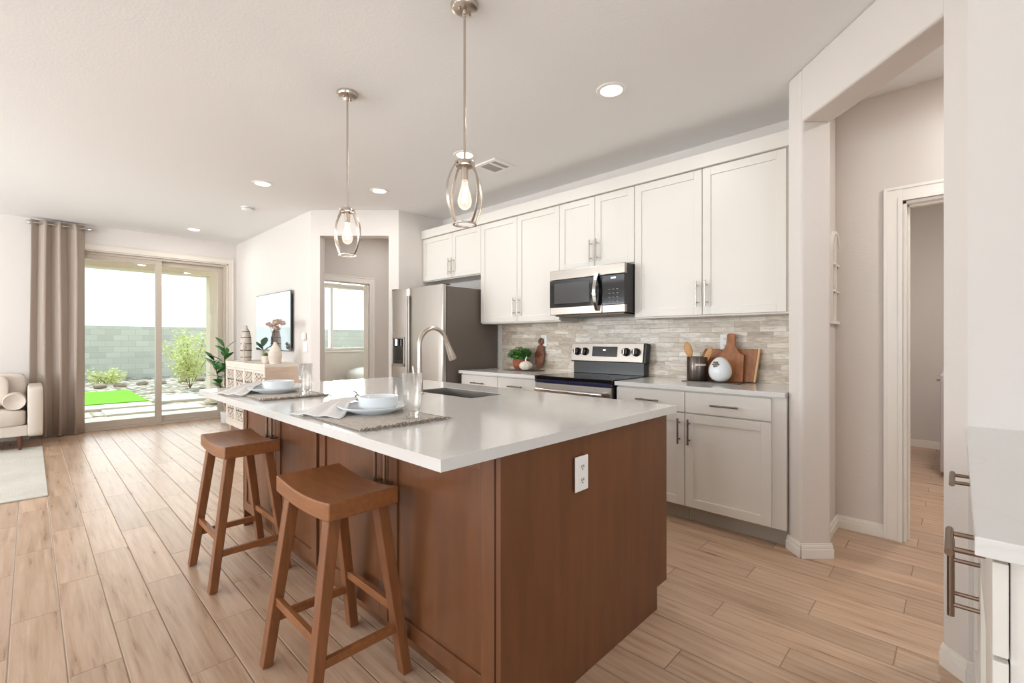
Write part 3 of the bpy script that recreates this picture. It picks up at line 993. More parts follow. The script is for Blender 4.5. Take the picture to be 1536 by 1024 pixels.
# ------------------------------------------------------------ range
def stove():
    t = thing('electric_range', 'freestanding stainless electric range with black glass cooktop and four knobs', 'stove', (3.03, 2.614, 0), R(-90))
    wd = 0.757
    B().box(0, 0, 0.09, wd, 0.58, 0.895).done('range_body', BLACKP, t, bevel=0.002, label='black range side panels')
    B().box(0.02, 0.04, 0, wd - 0.02, 0.5, 0.09).done('base_plinth', BLACKP, t)
    B().box(-0.001, -0.035, 0.89, wd + 0.001, 0.55, 0.921).done('cooktop', BLACKG, t, bevel=0.004)
    ring = B()
    for x, y, r in ((0.2, 0.13, 0.105), (0.56, 0.13, 0.085), (0.2, 0.40, 0.08), (0.56, 0.40, 0.1)):
        for k in range(48):
            a0, a1 = 2 * PI * k / 48, 2 * PI * (k + 1) / 48
            vs = [ring.bm.verts.new((x + q_ * math.cos(a), y + q_ * math.sin(a), 0.9213)) for q_, a in ((r, a0), (r, a1), (r - 0.003, a1), (r - 0.003, a0))]
            ring.bm.faces.new(vs)
    ring.done('burner_rings', mat('burner_grey', srgb(90, 90, 92), 0.4), t)
    B().box(0.0, -0.03, 0.866, wd, 0, 0.889).done('front_trim', mat('deep_blue_black_enamel', srgb(22, 20, 60), 0.2), t)
    d = B().box(0.004, -0.032, 0.25, wd - 0.004, 0, 0.862).done('oven_door', STEEL, t, bevel=0.004)
    B().box(0.09, -0.034, 0.36, wd - 0.09, -0.03, 0.74).done('oven_window', BLACKG, d)
    hb = B().tube([(0.05, -0.085, 0.81), (wd - 0.05, -0.085, 0.81)], 0.014, 14)
    for x in (0.07, wd - 0.07):
        hb.box(x - 0.012, -0.085, 0.80, x + 0.012, -0.03, 0.82)
    hb.done('handle', CHROME, d, smooth=True)
    B().box(0.004, -0.03, 0.10, wd - 0.004, 0, 0.243).done('storage_drawer', STEEL, t, bevel=0.004)
    # back guard
    g_ = B()
    g_.box(0.02, 0.50, 0.92, wd - 0.02, 0.58, 1.035)
    g_.done('back_riser', BLACKP, t, bevel=0.004)
    Mx = Matrix.Translation((0, 0.475, 1.03)) @ Matrix.Rotation(R(-9), 4, 'X')
    pb = B().box(0.0, 0.012, 0.0, wd, 0.075, 0.168, Mx).done('back_guard', BLACKP, t, bevel=0.003)
    pn = B().box(0.004, 0.0, 0.004, wd - 0.022, 0.0125, 0.164, Mx).done('control_panel', STEEL, t, bevel=0.002, label='stainless control panel')
    B().box(0.235, -0.003, 0.045, 0.49, 0.002, 0.135, Mx).done('display_glass', BLACKG, pn)
    B().box(0.345, -0.004, 0.098, 0.375, -0.001, 0.112, Mx).done('clock_display', emit('clock_glow', (0.75, 0.85, 0.9, 1), 0.6), pn)
    for x in (0.072, 0.155, 0.578, 0.672):
        kb = B().lathe([(0, 0), (0.036, 0), (0.036, 0.008), (0.031, 0.010), (0.029, 0.034), (0.026, 0.038), (0, 0.038)], (0, 0, 0), 24, Mx @ Matrix.Translation((x, 0.0, 0.088)) @ Matrix.Rotation(R(90), 4, 'X'))
        ko = kb.done('knob', BLACKP, pn, smooth=True)
        B().box(x - 0.006, -0.052, 0.062, x + 0.006, -0.034, 0.114, Mx).done('knob_grip', CHROME, ko, bevel=0.003)
stove()

# ------------------------------------------------------------ island
IX0, IX1, IY0, IY1 = 0.727, 2.10, 0.952, 3.385
SX0, SX1, SY0, SY1 = 1.605, 1.868, 1.845, 2.388
tp = B()
for x0, x1, y0, y1 in ((IX0, SX0, IY0, IY1), (SX1, IX1, IY0, IY1), (SX0, SX1, IY0, SY0), (SX0, SX1, SY1, IY1)):
    tp.box(x0, y0, 0.882, x1, y1, 0.915)
bmesh.ops.remove_doubles(tp.bm, verts=tp.bm.verts, dist=1e-5)
tag(tp.done('island_worktop', QUARTZ), 'large white quartz island worktop overhanging towards the stools', 'worktop')

isl = thing('kitchen_island', 'brown stained wood kitchen island base with paired doors facing the stools', 'island', (0.995, 3.394, 0), R(-90))
IW = 3.394 - 0.985      # along local x ; local y = world X from 0.995
IDp = 2.068 - 0.995
bb = B()
zi = 0.881
bb.box(0.02, 0.0, 0.10, IW - 0.022, SX0 - 0.995 - 0.02, zi)
bb.box(0.02, SX1 - 0.995 + 0.02, 0.10, IW - 0.022, IDp - 0.02, zi)
bb.box(0.02, SX0 - 0.995 - 0.02, 0.10, 3.394 - SY1 - 0.02, SX1 - 0.995 + 0.02, zi)
bb.box(3.394 - SY0 + 0.02, SX0 - 0.995 - 0.02, 0.10, IW - 0.022, SX1 - 0.995 + 0.02, zi)
bb.box(3.394 - SY1 - 0.02, SX0 - 0.995 - 0.02, 0.10, 3.394 - SY0 + 0.02, SX1 - 0.995 + 0.02, 0.66)
bb.done('island_body', ISL, isl)
B().box(0.06, 0.055, 0, IW - 0.025, IDp - 0.09, 0.10).done('toe_kick', ISL, isl)
def end_panel(x0, x1, nm):
    b = B()
    # outline in (y, z), extruded along x, with the toe notch towards the range
    pts = [(-0.02, 0.0), (IDp - 0.095, 0.0), (IDp - 0.095, 0.10), (IDp, 0.10), (IDp, zi), (-0.02, zi)]
    a = [b.bm.verts.new((x0, y, z)) for y, z in pts]
    c = [b.bm.verts.new((x1, y, z)) for y, z in pts]
    b.bm.faces.new(a)
    b.bm.faces.new(c[::-1])
    for i in range(len(pts)):
        k = (i + 1) % len(pts)
        b.bm.faces.new((a[i], a[k], c[k], c[i]))
    return b.done(nm, ISL, isl, bevel=0.0015)
end_panel(IW - 0.021, IW, 'end_panel')
end_panel(0, 0.019, 'end_panel')
B().box(IW - 0.0235, -0.0215, 0.0, IW - 0.0205, 0.0, zi).done('shadow_seam', ISLDARK, isl)  # dark strip standing in for the shadow in the narrow panel gap
Yd = lambda y: 3.394 - y
for (ya, yb, hx) in ((3.390, 2.815, 1), (2.811, 2.272, -1), (2.238, 1.617, 1), (1.613, 1.012, -1)):
    x0, x1 = Yd(ya), Yd(yb)
    d = shaker(isl, x0 + 0.001, x1 - 0.001, 0.112, 0.872, ISL, rec=0.008, fw_=0.06)
    pull(d, (x1 - 0.033) if hx > 0 else (x0 + 0.033), -0.02, 0.735, 0.20, True, proj=0.036, r=0.0068, m=mat('warm_reflection_nickel', srgb(140, 120, 104), 0.3, 1.0), label='slim nickel bar pull')

# sink and faucet
sk = thing('kitchen_sink', 'rectangular undermount stainless sink set in the island worktop', 'sink', (0, 0, 0))
b = B()
t_ = 0.004
x0, x1, y0, y1, zb, zt = SX0 + 0.0045, SX1 - 0.0045, SY0 + 0.0045, SY1 - 0.0045, 0.70, 0.912
b.box(x0, y0, zb, x1, y1, zb + t_)
b.box(x0 - t_, y0, zb, x0, y1, zt).box(x1, y0, zb, x1 + t_, y1, zt).box(x0, y0 - t_, zb, x1, y0, zt).box(x0, y1, zb, x1, y1 + t_, zt)
b.done('sink_bowl', STEEL, sk)
B().cyl(((x0 + x1) / 2, (y0 + y1) / 2, zb + t_), 0.04, 0.004, 24).done('drain', CHROME, sk, smooth=True)

fc = thing('kitchen_faucet', 'brushed pull-down gooseneck faucet arching over the island sink', 'faucet', (1.53, 2.20, 0.915))
B().lathe([(0, 0), (0.027, 0), (0.027, 0.008), (0.021, 0.014), (0.019, 0.09), (0.0145, 0.10), (0, 0.10)], n=24).done('faucet_base', NICKEL, fc, smooth=True)
pts = [(0, 0, 0.09), (0, 0, 0.26)]
Rr = 0.098
for i in range(1, 15):
    a = PI - (PI * 0.93) * i / 14
    pts.append((Rr + Rr * math.cos(a), 0, 0.27 + Rr * math.sin(a) * 1.06))
B().tube(pts, 0.0125, 14).done('spout', NICKEL, fc, smooth=True)
e = Vector(pts[-1])
dv = (Vector(pts[-1]) - Vector(pts[-2])).normalized()
Mh = Matrix.Translation(e) @ dv.to_track_quat('Z', 'Y').to_matrix().to_4x4()
B().lathe([(0, 0), (0.015, 0), (0.016, 0.03), (0.017, 0.034), (0.024, 0.105), (0.024, 0.112), (0, 0.112)], n=20, M=Matrix.Translation(e) @ Matrix.Rotation(R(155), 4, 'Y')).done('spray_head', NICKEL, fc, smooth=True)
B().tube([(0, 0.01, 0.055), (0, 0.045, 0.055)], 0.012, 12).tube([(0, 0.043, 0.05), (0.0, 0.052, 0.10), (-0.004, 0.058, 0.155)], 0.0075, 10, r2=0.006).done('lever', NICKEL, fc, smooth=True)

# ------------------------------------------------------------ stools
def stool(label):
    t = thing('bar_stool', label, 'stool', (0, 0, 0), 0, 'saddle stools at the island')
    LX, LY, zt, th = 0.127, 0.228, 0.70, 0.060
    b = B()
    NX, NY = 8, 14
    g1, g0 = [], []
    for i in range(NX + 1):
        r1, r0 = [], []
        for j in range(NY + 1):
            u, v = -1 + 2 * i / NX, -1 + 2 * j / NY
            dip = 0.019 * (1 - v * v)
            r1.append(b.bm.verts.new((u * LX, v * LY, zt - dip)))
            r0.append(b.bm.verts.new((u * LX, v * LY, zt - th - dip * 0.85)))
        g1.append(r1)
        g0.append(r0)
    for i in range(NX):
        for j in range(NY):
            b.bm.faces.new((g1[i][j], g1[i + 1][j], g1[i + 1][j + 1], g1[i][j + 1]))
            b.bm.faces.new((g0[i][j], g0[i][j + 1], g0[i + 1][j + 1], g0[i + 1][j]))
    for i in range(NX):
        for j in (0, NY):
            b.bm.faces.new((g0[i][j], g0[i + 1][j], g1[i + 1][j], g1[i][j]))
    for j in range(NY):
        for i in (0, NX):
            b.bm.faces.new((g0[i][j], g0[i][j + 1], g1[i][j + 1], g1[i][j]))
    b.done('seat', STOOLW, t, bevel=0.004, smooth=True)
    TX, TY, FX, FY = 0.088, 0.165, 0.172, 0.200
    legp = {}
    for sx_ in (-1, 1):
        for sy_ in (-1, 1):
            a, c = Vector((sx_ * TX, sy_ * TY, zt - th - 0.004)), Vector((sx_ * FX, sy_ * FY, 0.004))
            legp[(sx_, sy_)] = (a, c)
            b = B().bar(tuple(c), tuple(a), 0.036, 0.042, 0.042, 0.05)
            b.done('leg', STOOLL, t, bevel=0.003)
    def at(sx_, sy_, z):
        a, c = legp[(sx_, sy_)]
        k = (z - c.z) / (a.z - c.z)
        return c + (a - c) * k
    def rail(p, q_, wv=0.030, th_=0.02):
        d_ = (q_ - p)
        b = B()
        up = Vector((0, 0, 1))
        sd = d_.cross(up).normalized()
        vs = []
        for p_ in (p, q_):
            vs.append([b.bm.verts.new(p_ + sd * th_ / 2 * i + up * wv / 2 * j) for i, j in ((-1, -1), (1, -1), (1, 1), (-1, 1))])
        for i in range(4):
            k = (i + 1) % 4
            b.bm.faces.new((vs[0][i], vs[0][k], vs[1][k], vs[1][i]))
        b.bm.faces.new(vs[0][::-1]); b.bm.faces.new(vs[1])
        b.done('stretcher', STOOLW, t, bevel=0.002)
    for sx_ in (-1, 1):
        rail(at(sx_, -1, 0.245), at(sx_, 1, 0.245))
    for sy_ in (-1, 1):
        rail(at(-1, sy_, 0.175), at(1, sy_, 0.175))
    return t
s1 = stool('brown saddle-seat stool closest to the camera, below the placemat near the worktop corner')
s1.location = (0.785, 1.668, 0)
s2 = copy_tree(s1)
s2.location = (0.782, 2.792, 0)
s2['label'] = 'brown saddle-seat stool farther off, nearer the glass door, with sunlit seat'

# ------------------------------------------------------------ place settings
def placemat(cx_, cy_, wx_, wy_, label):
    t = thing('placemat', label, 'placemat', (cx_, cy_, 0.9153), R(random.uniform(-2, 2)), 'woven placemats on the island')
    b = B()
    b.box(-wx_ / 2, -wy_ / 2, 0, wx_ / 2, wy_ / 2, 0.004)
    b.done('woven_cloth', MAT_, t, bevel=0.001)
    f = B()
    for s_ in (-1, 1):
        for i in range(64):
            x = -wx_ / 2 + wx_ * (i + 0.5) / 64
            y0_ = s_ * wy_ / 2
            a = random.uniform(-0.6, 0.6)
            L = random.uniform(0.018, 0.034)
            f.tube([(x, y0_, 0.003), (x + a * L * 0.4, y0_ + s_ * L * 0.6, 0.008 + random.uniform(0, 0.007)), (x + a * L, y0_ + s_ * L, 0.0025 + random.uniform(0, 0.005))], 0.0019, 4)
    for s_ in (-1, 1):
        for i in range(70):
            y = -wy_ / 2 + wy_ * (i + 0.5) / 70
            f.tube([(s_ * wx_ / 2, y, 0.002), (s_ * (wx_ / 2 + 0.005), y + random.uniform(-0.004, 0.004), 0.004)], 0.0016, 4)
    f.done('fringe', FRINGE, t, label='frayed grey fringe')
placemat(0.945, 1.675, 0.36, 0.48, 'fringed beige woven placemat close to the near corner of the island')
placemat(0.978, 2.742, 0.335, 0.47, 'fringed beige woven placemat at the far end of the island')

def plate(x, y, label):
    b = B().lathe([(0, 0), (0.085, 0), (0.088, 0.004), (0.128, 0.018), (0.142, 0.028), (0.1425, 0.0305), (0.139, 0.0305), (0.125, 0.022), (0.09, 0.0095), (0, 0.008)], n=64)
    tag(b.done('dinner_plate', CERAM, smooth='all', loc=(x, y, 0.9195)), label, 'plate', 'white dinner plates')
def bowl(x, y, label):
    b = B().lathe([(0, 0), (0.05, 0), (0.07, 0.006), (0.08, 0.02), (0.083, 0.052), (0.0835, 0.056), (0.080, 0.057), (0.077, 0.052), (0.073, 0.022), (0.06, 0.011), (0, 0.009)], n=56)
    tag(b.done('soup_bowl', CERAM, smooth='all', loc=(x, y, 0.9283)), label, 'bowl', 'white bowls on plates')
plate(1.0, 1.765, 'white round dinner plate on the placemat near the worktop corner')
bowl(1.02, 1.765, 'white straight-sided bowl on the plate near the worktop corner')
plate(0.985, 2.845, 'white round dinner plate on the placemat at the far end')
bowl(1.0, 2.845, 'white straight-sided bowl on the plate at the far end')

def tumbler(x, y, label):
    t = thing('drinking_glass', label, 'glass', (x, y, 0.9195), 0, 'tall clear tumblers')
    H_ = 0.172
    prof = [(0, 0.001), (0.028, 0.001), (0.031, 0.004), (0.0325, 0.03), (0.035, 0.07), (0.0385, H_), (0.0368, H_ + 0.0005), (0.0330, 0.07), (0.0300, 0.036), (0.02, 0.026), (0, 0.024)]
    B().lathe(prof, n=40).done('glass_wall', TUMBLER, t, smooth='all')
tumbler(1.030, 1.530, 'tall clear tumbler with a thick base beside the nearer white plate')
tumbler(1.050, 2.585, 'tall clear tumbler with a thick base beside the farther white plate')

def napkin(x, y, rz, label):
    t = thing('linen_napkin', label, 'napkin', (x, y, 0.9195), rz, 'folded linen napkins')
    b = B()
    NX, NY = 18, 12
    g = []
    for i in range(NX + 1):
        r = []
        for j in range(NY + 1):
            u, v = i / NX, j / NY
            # starts pinched on the plate, fans out over the mat
            wd = 0.035 + 0.23 * (u ** 0.8)
            px = -0.26 * u
            py = (v - 0.5) * wd + 0.02 * math.sin(u * 5)
            z = 0.040 * max(0, 1 - u * 1.1) + 0.004 + 0.016 * (0.5 + 0.5 * math.sin(v * 15 + u * 4)) * (0.35 + u * (1 - u) * 2.5)
            r.append(b.bm.verts.new((px, py, z)))
        g.append(r)
    for i in range(NX):
        for j in range(NY):
            b.bm.faces.new((g[i][j], g[i + 1][j], g[i + 1][j + 1], g[i][j + 1]))
    o = b.done('cloth', NAPK, t, smooth='all')
    sol = o.modifiers.new('thickness', 'SOLIDIFY')
    sol.thickness = 0.003
    k = B()
    k.lathe([(0.012 + 0.005 * math.cos(2 * PI * i / 12), 0.005 * math.sin(2 * PI * i / 12)) for i in range(13)], (0.0, 0, 0.046), 16, Matrix.Rotation(R(90), 4, 'Y'))
    k.tube([(0, 0, 0.058), (0.004, 0.012, 0.068), (-0.004, 0.022, 0.072)], 0.004, 6)
    k.done('napkin_ring', mat('grey_knotted_cord', srgb(150, 144, 138), 0.8), t, smooth=True, label='grey knotted napkin ring')
napkin(1.01, 1.925, R(20), 'crumpled pale linen napkin fanned from under the nearer bowl')
napkin(0.985, 3.005, R(20), 'crumpled pale linen napkin fanned from under the farther bowl')

# ------------------------------------------------------------ things on the back worktop
def slate(x, y, label):
    tag(B().box(-0.12, -0.20, 0, 0.06, 0.20, 0.006).done('serving_tray', mat('dark_slate', srgb(84, 74, 66), 0.35), loc=(x, y, 0.9155), bevel=0.001), label, 'tray')
slate(3.47, 1.28, 'thin dark slate tray under the utensil crock and cutting boards')
slate(3.47, 3.15, 'thin dark slate tray under the basket plant near the refrigerator')
# utensil crock
uc = thing('utensil_crock', 'dark striped metal utensil crock on the slate tray by the stove', 'crock', (3.455, 1.405, 0.922))
B().lathe([(0, 0), (0.072, 0), (0.074, 0.003), (0.074, 0.172), (0.072, 0.175), (0.069, 0.172), (0.069, 0.006), (0, 0.006)], n=40).done('crock_body', CROCK, uc, smooth=True)
wr = B()
for k in range(9):
    a = R(196) + R(50) * k / 8
    wr.box(0.0735, -0.007, 0.110, 0.0765, 0.007, 0.124, Matrix.Rotation(a, 4, 'Z'))
wr.done('name_band', mat('pale_band', srgb(206, 196, 184), 0.5), uc, label='pale band around the crock')
def spoon(px, py, lean, az, ln, label, wd=0.028):
    """stands in the crock and leans outwards"""
    M = Matrix.Rotation(-lean, 4, 'X') @ Matrix.Rotation(az, 4, 'Z')
    b = B().tube([(0, 0, 0), (0, 0, ln - 0.09)], 0.006, 8)
    b.cushion(-0.006, -wd, ln - 0.115, 0.006, wd, ln, e=0.9, n=8)
    b.bm.transform(M)
    o = b.done('wooden_spoon', SPOONW, smooth='all', loc=(px, py, 0.931))
    tag(o, label, 'spoon', 'wooden utensils in the crock')
spoon(3.44, 1.40, R(17), R(12), 0.285, 'wooden spoon leaning out of the crock towards the stove')
spoon(3.46, 1.40, R(-22), R(12), 0.255, 'wooden spoon leaning out of the crock towards the cutting boards', 0.022)
# egg ornament
eg = thing('egg_ornament', 'white egg-shaped ceramic ornament with a grey flower, in front of the boards', 'ornament', (3.40, 1.22, 0.922), R(12))
pr = []
for i in range(21):
    a = PI * i / 20
    z = -math.cos(a)
    r = math.sin(a) * (1 - 0.16 * z)
    pr.append((0.076 * r, 0.0895 + 0.0895 * z))
B().lathe(pr, n=36).done('egg_body', CERAM, eg, smooth='all')
fl = B()
for k in range(6):
    a = 2 * PI * k / 6
    fl.cushion(-0.072, -0.009, -0.007, -0.062, 0.009, 0.007, M=Matrix.Translation((0.002, 0.02 + 0.016 * math.cos(a), 0.128 + 0.016 * math.sin(a))), e=0.9, n=5)
fl.cushion(-0.076, -0.007, -0.007, -0.066, 0.007, 0.007, M=Matrix.Translation((0.002, 0.02, 0.128)), e=1, n=5)
fl.done('flower', mat('pewter_grey', srgb(120, 112, 104), 0.4, 0.5), eg, smooth=True, label='pewter grey flower')
# boards
def board_outline(wd, ht, neck_w, neck_h, sh):
    pts = [(-wd / 2, 0), (wd / 2, 0), (wd / 2, ht - sh * 0.4)]
    for i in range(7):
        u = i / 6
        pts.append((wd / 2 - (wd / 2 - neck_w / 2) * u, ht - sh * 0.4 + sh * (u ** 2)))
    pts += [(neck_w / 2 * 0.95, ht + neck_h), (neck_w / 2 * 0.6, ht + neck_h + 0.012), (-neck_w / 2 * 0.6, ht + neck_h + 0.012), (-neck_w / 2 * 0.95, ht + neck_h)]
    for i in range(7):
        u = 1 - i / 6
        pts.append((-wd / 2 + (wd / 2 - neck_w / 2) * u, ht - sh * 0.4 + sh * (u ** 2)))
    return pts
def lean_board(name, label, x, y, pts, th, m, lean, cat='board', az=0, mat2=None):
    t = thing(name, label, cat, (x, y, 0.922), R(-90) + az)
    M = Matrix.Rotation(R(lean), 4, 'X').inverted() @ Matrix.Rotation(R(90), 4, 'X')
    b = B().prism(pts, -th, 0, M)
    b.done('board', m, t, bevel=0.003)
    if mat2:
        b = B().prism([(x_ * 1.0, y_) for x_, y_ in mat2], -th - 0.001, 0.001, M)
        b.done('pale_strip', BOARDL, t, bevel=0.002)
    return t
lean_board('cutting_board', 'rectangular acacia cutting board with a pale edge, tucked behind the paddle board', 3.545, 1.135, [(-0.10, 0), (0.088, 0), (0.112, 0.238), (-0.10, 0.238)], 0.018, BOARD, 8, mat2=[(0.0885, 0), (0.103, 0), (0.127, 0.238), (0.1125, 0.238)])
lean_board('cutting_board', 'tall acacia paddle board with a handle leaning behind the white egg', 3.505, 1.20, board_outline(0.19, 0.225, 0.062, 0.115, 0.07), 0.016, BOARD, 9)
lean_board('cutting_board', 'small low acacia board leaning behind the utensil crock', 3.56, 1.325, [(-0.11, 0), (0.09, 0), (0.09, 0.19), (0.03, 0.235), (-0.07, 0.235), (-0.11, 0.16)], 0.016, BOARD, 5)
# basket plant with shell pumpkin and scalloped board
bp = thing('basket_plant', 'bushy green herb in a round brown wicker basket near the refrigerator', 'plant', (3.47, 3.215, 0.922))
B().lathe([(0, 0), (0.055, 0), (0.075, 0.03), (0.084, 0.07), (0.080, 0.105), (0.074, 0.105), (0.077, 0.07), (0.065, 0.03), (0, 0.02)], n=28).done('basket', TERRA, bp, smooth=True)
lf = B()
leaf_cloud(lf, (0, 0, 0.165), 0.115, 900, 0.014, 0.55)
leaf_cloud(lf, (-0.02, 0.07, 0.15), 0.075, 300, 0.014, 0.7)
leaf_cloud(lf, (0, -0.06, 0.17), 0.07, 300, 0.014, 0.6)
lf.lathe([(0, 0.09), (0.06, 0.10), (0.07, 0.14), (0.04, 0.17), (0, 0.18)], n=14)
lf.done('foliage', HERB, bp)
pk = thing('shell_pumpkin', 'small cream pumpkin ornament with a pale stem in front of the basket', 'ornament', (3.375, 3.06, 0.922))
b = B()
n = 40
rings = []
for i in range(13):
    ph = PI * i / 12
    rr, z = math.sin(ph) * 0.062, 0.048 - math.cos(ph) * 0.046
    rings.append([b.bm.verts.new((rr * (1 + 0.10 * abs(math.sin(4 * a_))) * math.cos(a_), rr * (1 + 0.10 * abs(math.sin(4 * a_))) * math.sin(a_), z)) for a_ in [2 * PI * k / n for k in range(n)]])
for a_, c_ in zip(rings, rings[1:]):
    for k in range(n):
        b.bm.faces.new((a_[k], a_[(k + 1) % n], c_[(k + 1) % n], c_[k]))
b.done('pumpkin_body', SHELLM, pk, smooth='all')
B().tube([(0, 0, 0.088), (0.004, 0.006, 0.112), (0.0, -0.014, 0.135)], 0.008, 8, r2=0.005).done('stem', TRIM, pk, smooth=True)
pts = []
for i in range(60):
    a = 2 * PI * i / 60
    rr = 1 + 0.05 * math.sin(9 * a)
    pts.append((0.060 * rr * math.cos(a), 0.135 + 0.125 * rr * math.sin(a)))
lean_board('serving_board', 'dark reddish scalloped wooden board leaning behind the basket plant', 3.56, 3.06, pts, 0.014, mat('reddish_wood', srgb(122, 72, 48), 0.5, noise=(60, 0.45, (1, 1, 1))), 8)
b = bpy.data.objects['serving_board']
B().lathe([(0.012 + 0.012 * math.cos(2 * PI * i / 10) + 0.012, 0.010 * math.sin(2 * PI * i / 10)) for i in range(11)], (0.0, 0.045, 0.285), 18, Matrix.Rotation(R(90), 4, 'X')).done('ring_handle', MATS['reddish_wood'], b, smooth=True)

# ------------------------------------------------------------ pendants
WARM = (1.0, 0.86, 0.66, 1)
def pendant(x, y, rz, label):
    t = thing('pendant_light', label, 'pendant light', (x, y, H), rz, 'nickel cage pendants over the island')
    c = B().lathe([(0, 0), (0.063, 0), (0.063, -0.008), (0.058, -0.020), (0.045, -0.026), (0, -0.027)], n=36).done('canopy', NICKEL, t, smooth=True)
    B().lathe([(0, -0.024), (0.005, -0.026), (0.005, -0.036), (0, -0.038)], (0.03, 0, 0), 10).done('screw', NICKEL, c, smooth=True)
    B().lathe([(0, -0.024), (0.005, -0.026), (0.005, -0.036), (0, -0.038)], (-0.03, 0, 0), 10).done('screw', NICKEL, c, smooth=True)
    zt, zb = -0.712, -0.998
    B().tube([(0, 0, -0.02), (0, 0, zt - 0.01)], 0.0058, 10).lathe([(0, -0.026), (0.011, -0.026), (0.011, -0.045), (0.006, -0.05)], n=12).done('rod', NICKEL, t, smooth=True)
    B().lathe([(0, zt), (0.043, zt), (0.044, zt - 0.004), (0.044, zt - 0.020), (0.040, zt - 0.022), (0.0, zt - 0.012)], n=30).done('top_cap', NICKEL, t, smooth=True)
    for k in range(4):
        a = k * PI / 2
        pts = []
        for i in range(19):
            u = i / 18
            z = zt - 0.008 + (zb - zt + 0.012) * u
            r = 0.044 + (0.052 - 0.044) * u + 0.050 * math.sin(PI * u) ** 0.9
            pts.append((r * math.cos(a), r * math.sin(a), z))
        B().strap(pts, 0.013, 0.003, (-math.sin(a), math.cos(a), 0)).done('cage_strap', NICKEL, t, bevel=0.0006, smooth=True)
    B().lathe([(0.054, zb), (0.054, zb + 0.007), (0.047, zb + 0.007), (0.047, zb), (0.054, zb)], n=36).done('bottom_ring', NICKEL, t, smooth=True)
    B().lathe([(0, zt - 0.012), (0.016, zt - 0.012), (0.0165, zt - 0.085), (0, zt - 0.085)], n=20).done('socket', NICKEL, t, smooth=True)
    z0 = zt - 0.083
    prof = [(0.013, z0), (0.014, z0 - 0.02), (0.022, z0 - 0.05), (0.031, z0 - 0.085), (0.032, z0 - 0.10), (0.026, z0 - 0.12), (0.012, z0 - 0.132), (0, z0 - 0.134)]
    bl = B().lathe(prof, n=24).done('bulb', BULB, t, smooth='all', label='clear teardrop bulb')
    f = B()
    for k in range(4):
        a = k * PI / 2 + 0.4
        f.tube([(0.005 * math.cos(a), 0.005 * math.sin(a), z0 - 0.03), (0.013 * math.cos(a), 0.013 * math.sin(a), z0 - 0.105)], 0.0022, 5)
    f.done('filament', emit('glowing_filament', (1.0, 0.80, 0.52, 1), 28), bl)
    l = lamp('bulb_light', 'POINT', (0, 0, z0 - 0.07), (0, 0, 0), 3, (1.0, 0.85, 0.68), shadow_soft_size=0.02)
    l.parent = t
pendant(1.368, 1.614, R(-3), 'nickel cage pendant hanging over the near half of the island')
pendant(1.357, 2.714, R(22), 'nickel cage pendant hanging over the far half of the island')

# ------------------------------------------------------------ ceiling fixtures
def downlight(x, y, label, power=None, z=H):
    t = thing('recessed_light', label, 'ceiling light', (x, y, z), 0, 'round recessed ceiling lights')
    B().lathe([(0.066, 0.0), (0.066, -0.006), (0.088, -0.0045), (0.092, 0.0)], n=40).done('trim_ring', TRIM, t, smooth=True)
    B().lathe([(0, -0.003), (0.067, -0.003), (0.067, 0.0)], n=40).done('lens', emit('downlight_lens', (1.0, 0.955, 0.89, 1), 5.0), t, label='glowing white lens')
    l = lamp('downlight_glow', 'AREA', (0, 0, -0.012), (0, 0, 0), power or DOWN_W, (1.0, 0.965, 0.92), shape='DISK', size=0.13)
    l.parent = t
downlight(2.452, 1.521, 'recessed light in front of the tallest stretch of wall cabinets by the column')
downlight(2.473, 2.918, 'recessed light seen right above the near pendant, beside the air vent')
downlight(2.467, 4.248, 'recessed light in front of the refrigerator cabinet and the angled wall')
downlight(1.566, 4.865, 'recessed light over open floor, between the far pendant and the smoke detector')
downlight(1.564, 7.566, 'recessed light closest to the glass door')
downlight(3.06, -0.55, 'unseen recessed light added in the hall behind the header', 13)  # no fixture is seen here; added to light the hall
downlight(3.5, 5.5, 'unseen recessed light added in the vestibule beyond the angled wall', 5)  # unseen lamp, added to lift the dim vestibule
downlight(5.0, -0.1, 'unseen recessed light added in the laundry room', 20)  # added out of view to brighten the laundry
sd = thing('smoke_detector', 'round white smoke detector on the living room ceiling', 'smoke detector', (1.728, 5.871, H))
B().lathe([(0, -0.035), (0.045, -0.035), (0.058, -0.028), (0.066, -0.010), (0.066, 0), (0, 0)], n=32).done('housing', WHITEP, sd, smooth=True)
B().lathe([(0.061, -0.013), (0.068, -0.013), (0.068, -0.018), (0.060, -0.018)], n=32).done('vent_band', mat('vent_shadow_grey', srgb(150, 146, 140), 0.6), sd)
vt = thing('ceiling_vent', 'square white ceiling air register with grey slats above the wall cabinets', 'vent', (2.81, 2.91, H), R(0))
b = B()
hw_ = 0.125
for x0, y0, x1, y1 in ((-hw_, -hw_, hw_, -hw_ + 0.034), (-hw_, hw_ - 0.034, hw_, hw_), (-hw_, -hw_ + 0.034, -hw_ + 0.036, hw_ - 0.034), (hw_ - 0.036, -hw_ + 0.034, hw_, hw_ - 0.034), (-hw_ + 0.036, -0.045, hw_ - 0.036, -0.015)):
    b.box(x0, y0, -0.012, x1, y1, 0)
b.done('register_frame', TRIM, vt, bevel=0.002)
B().box(-hw_ + 0.03, -hw_ + 0.03, -0.004, hw_ - 0.03, hw_ - 0.03, -0.001).done('duct_shadow', mat('vent_dark', srgb(120, 118, 112), 0.8), vt)
b = B()
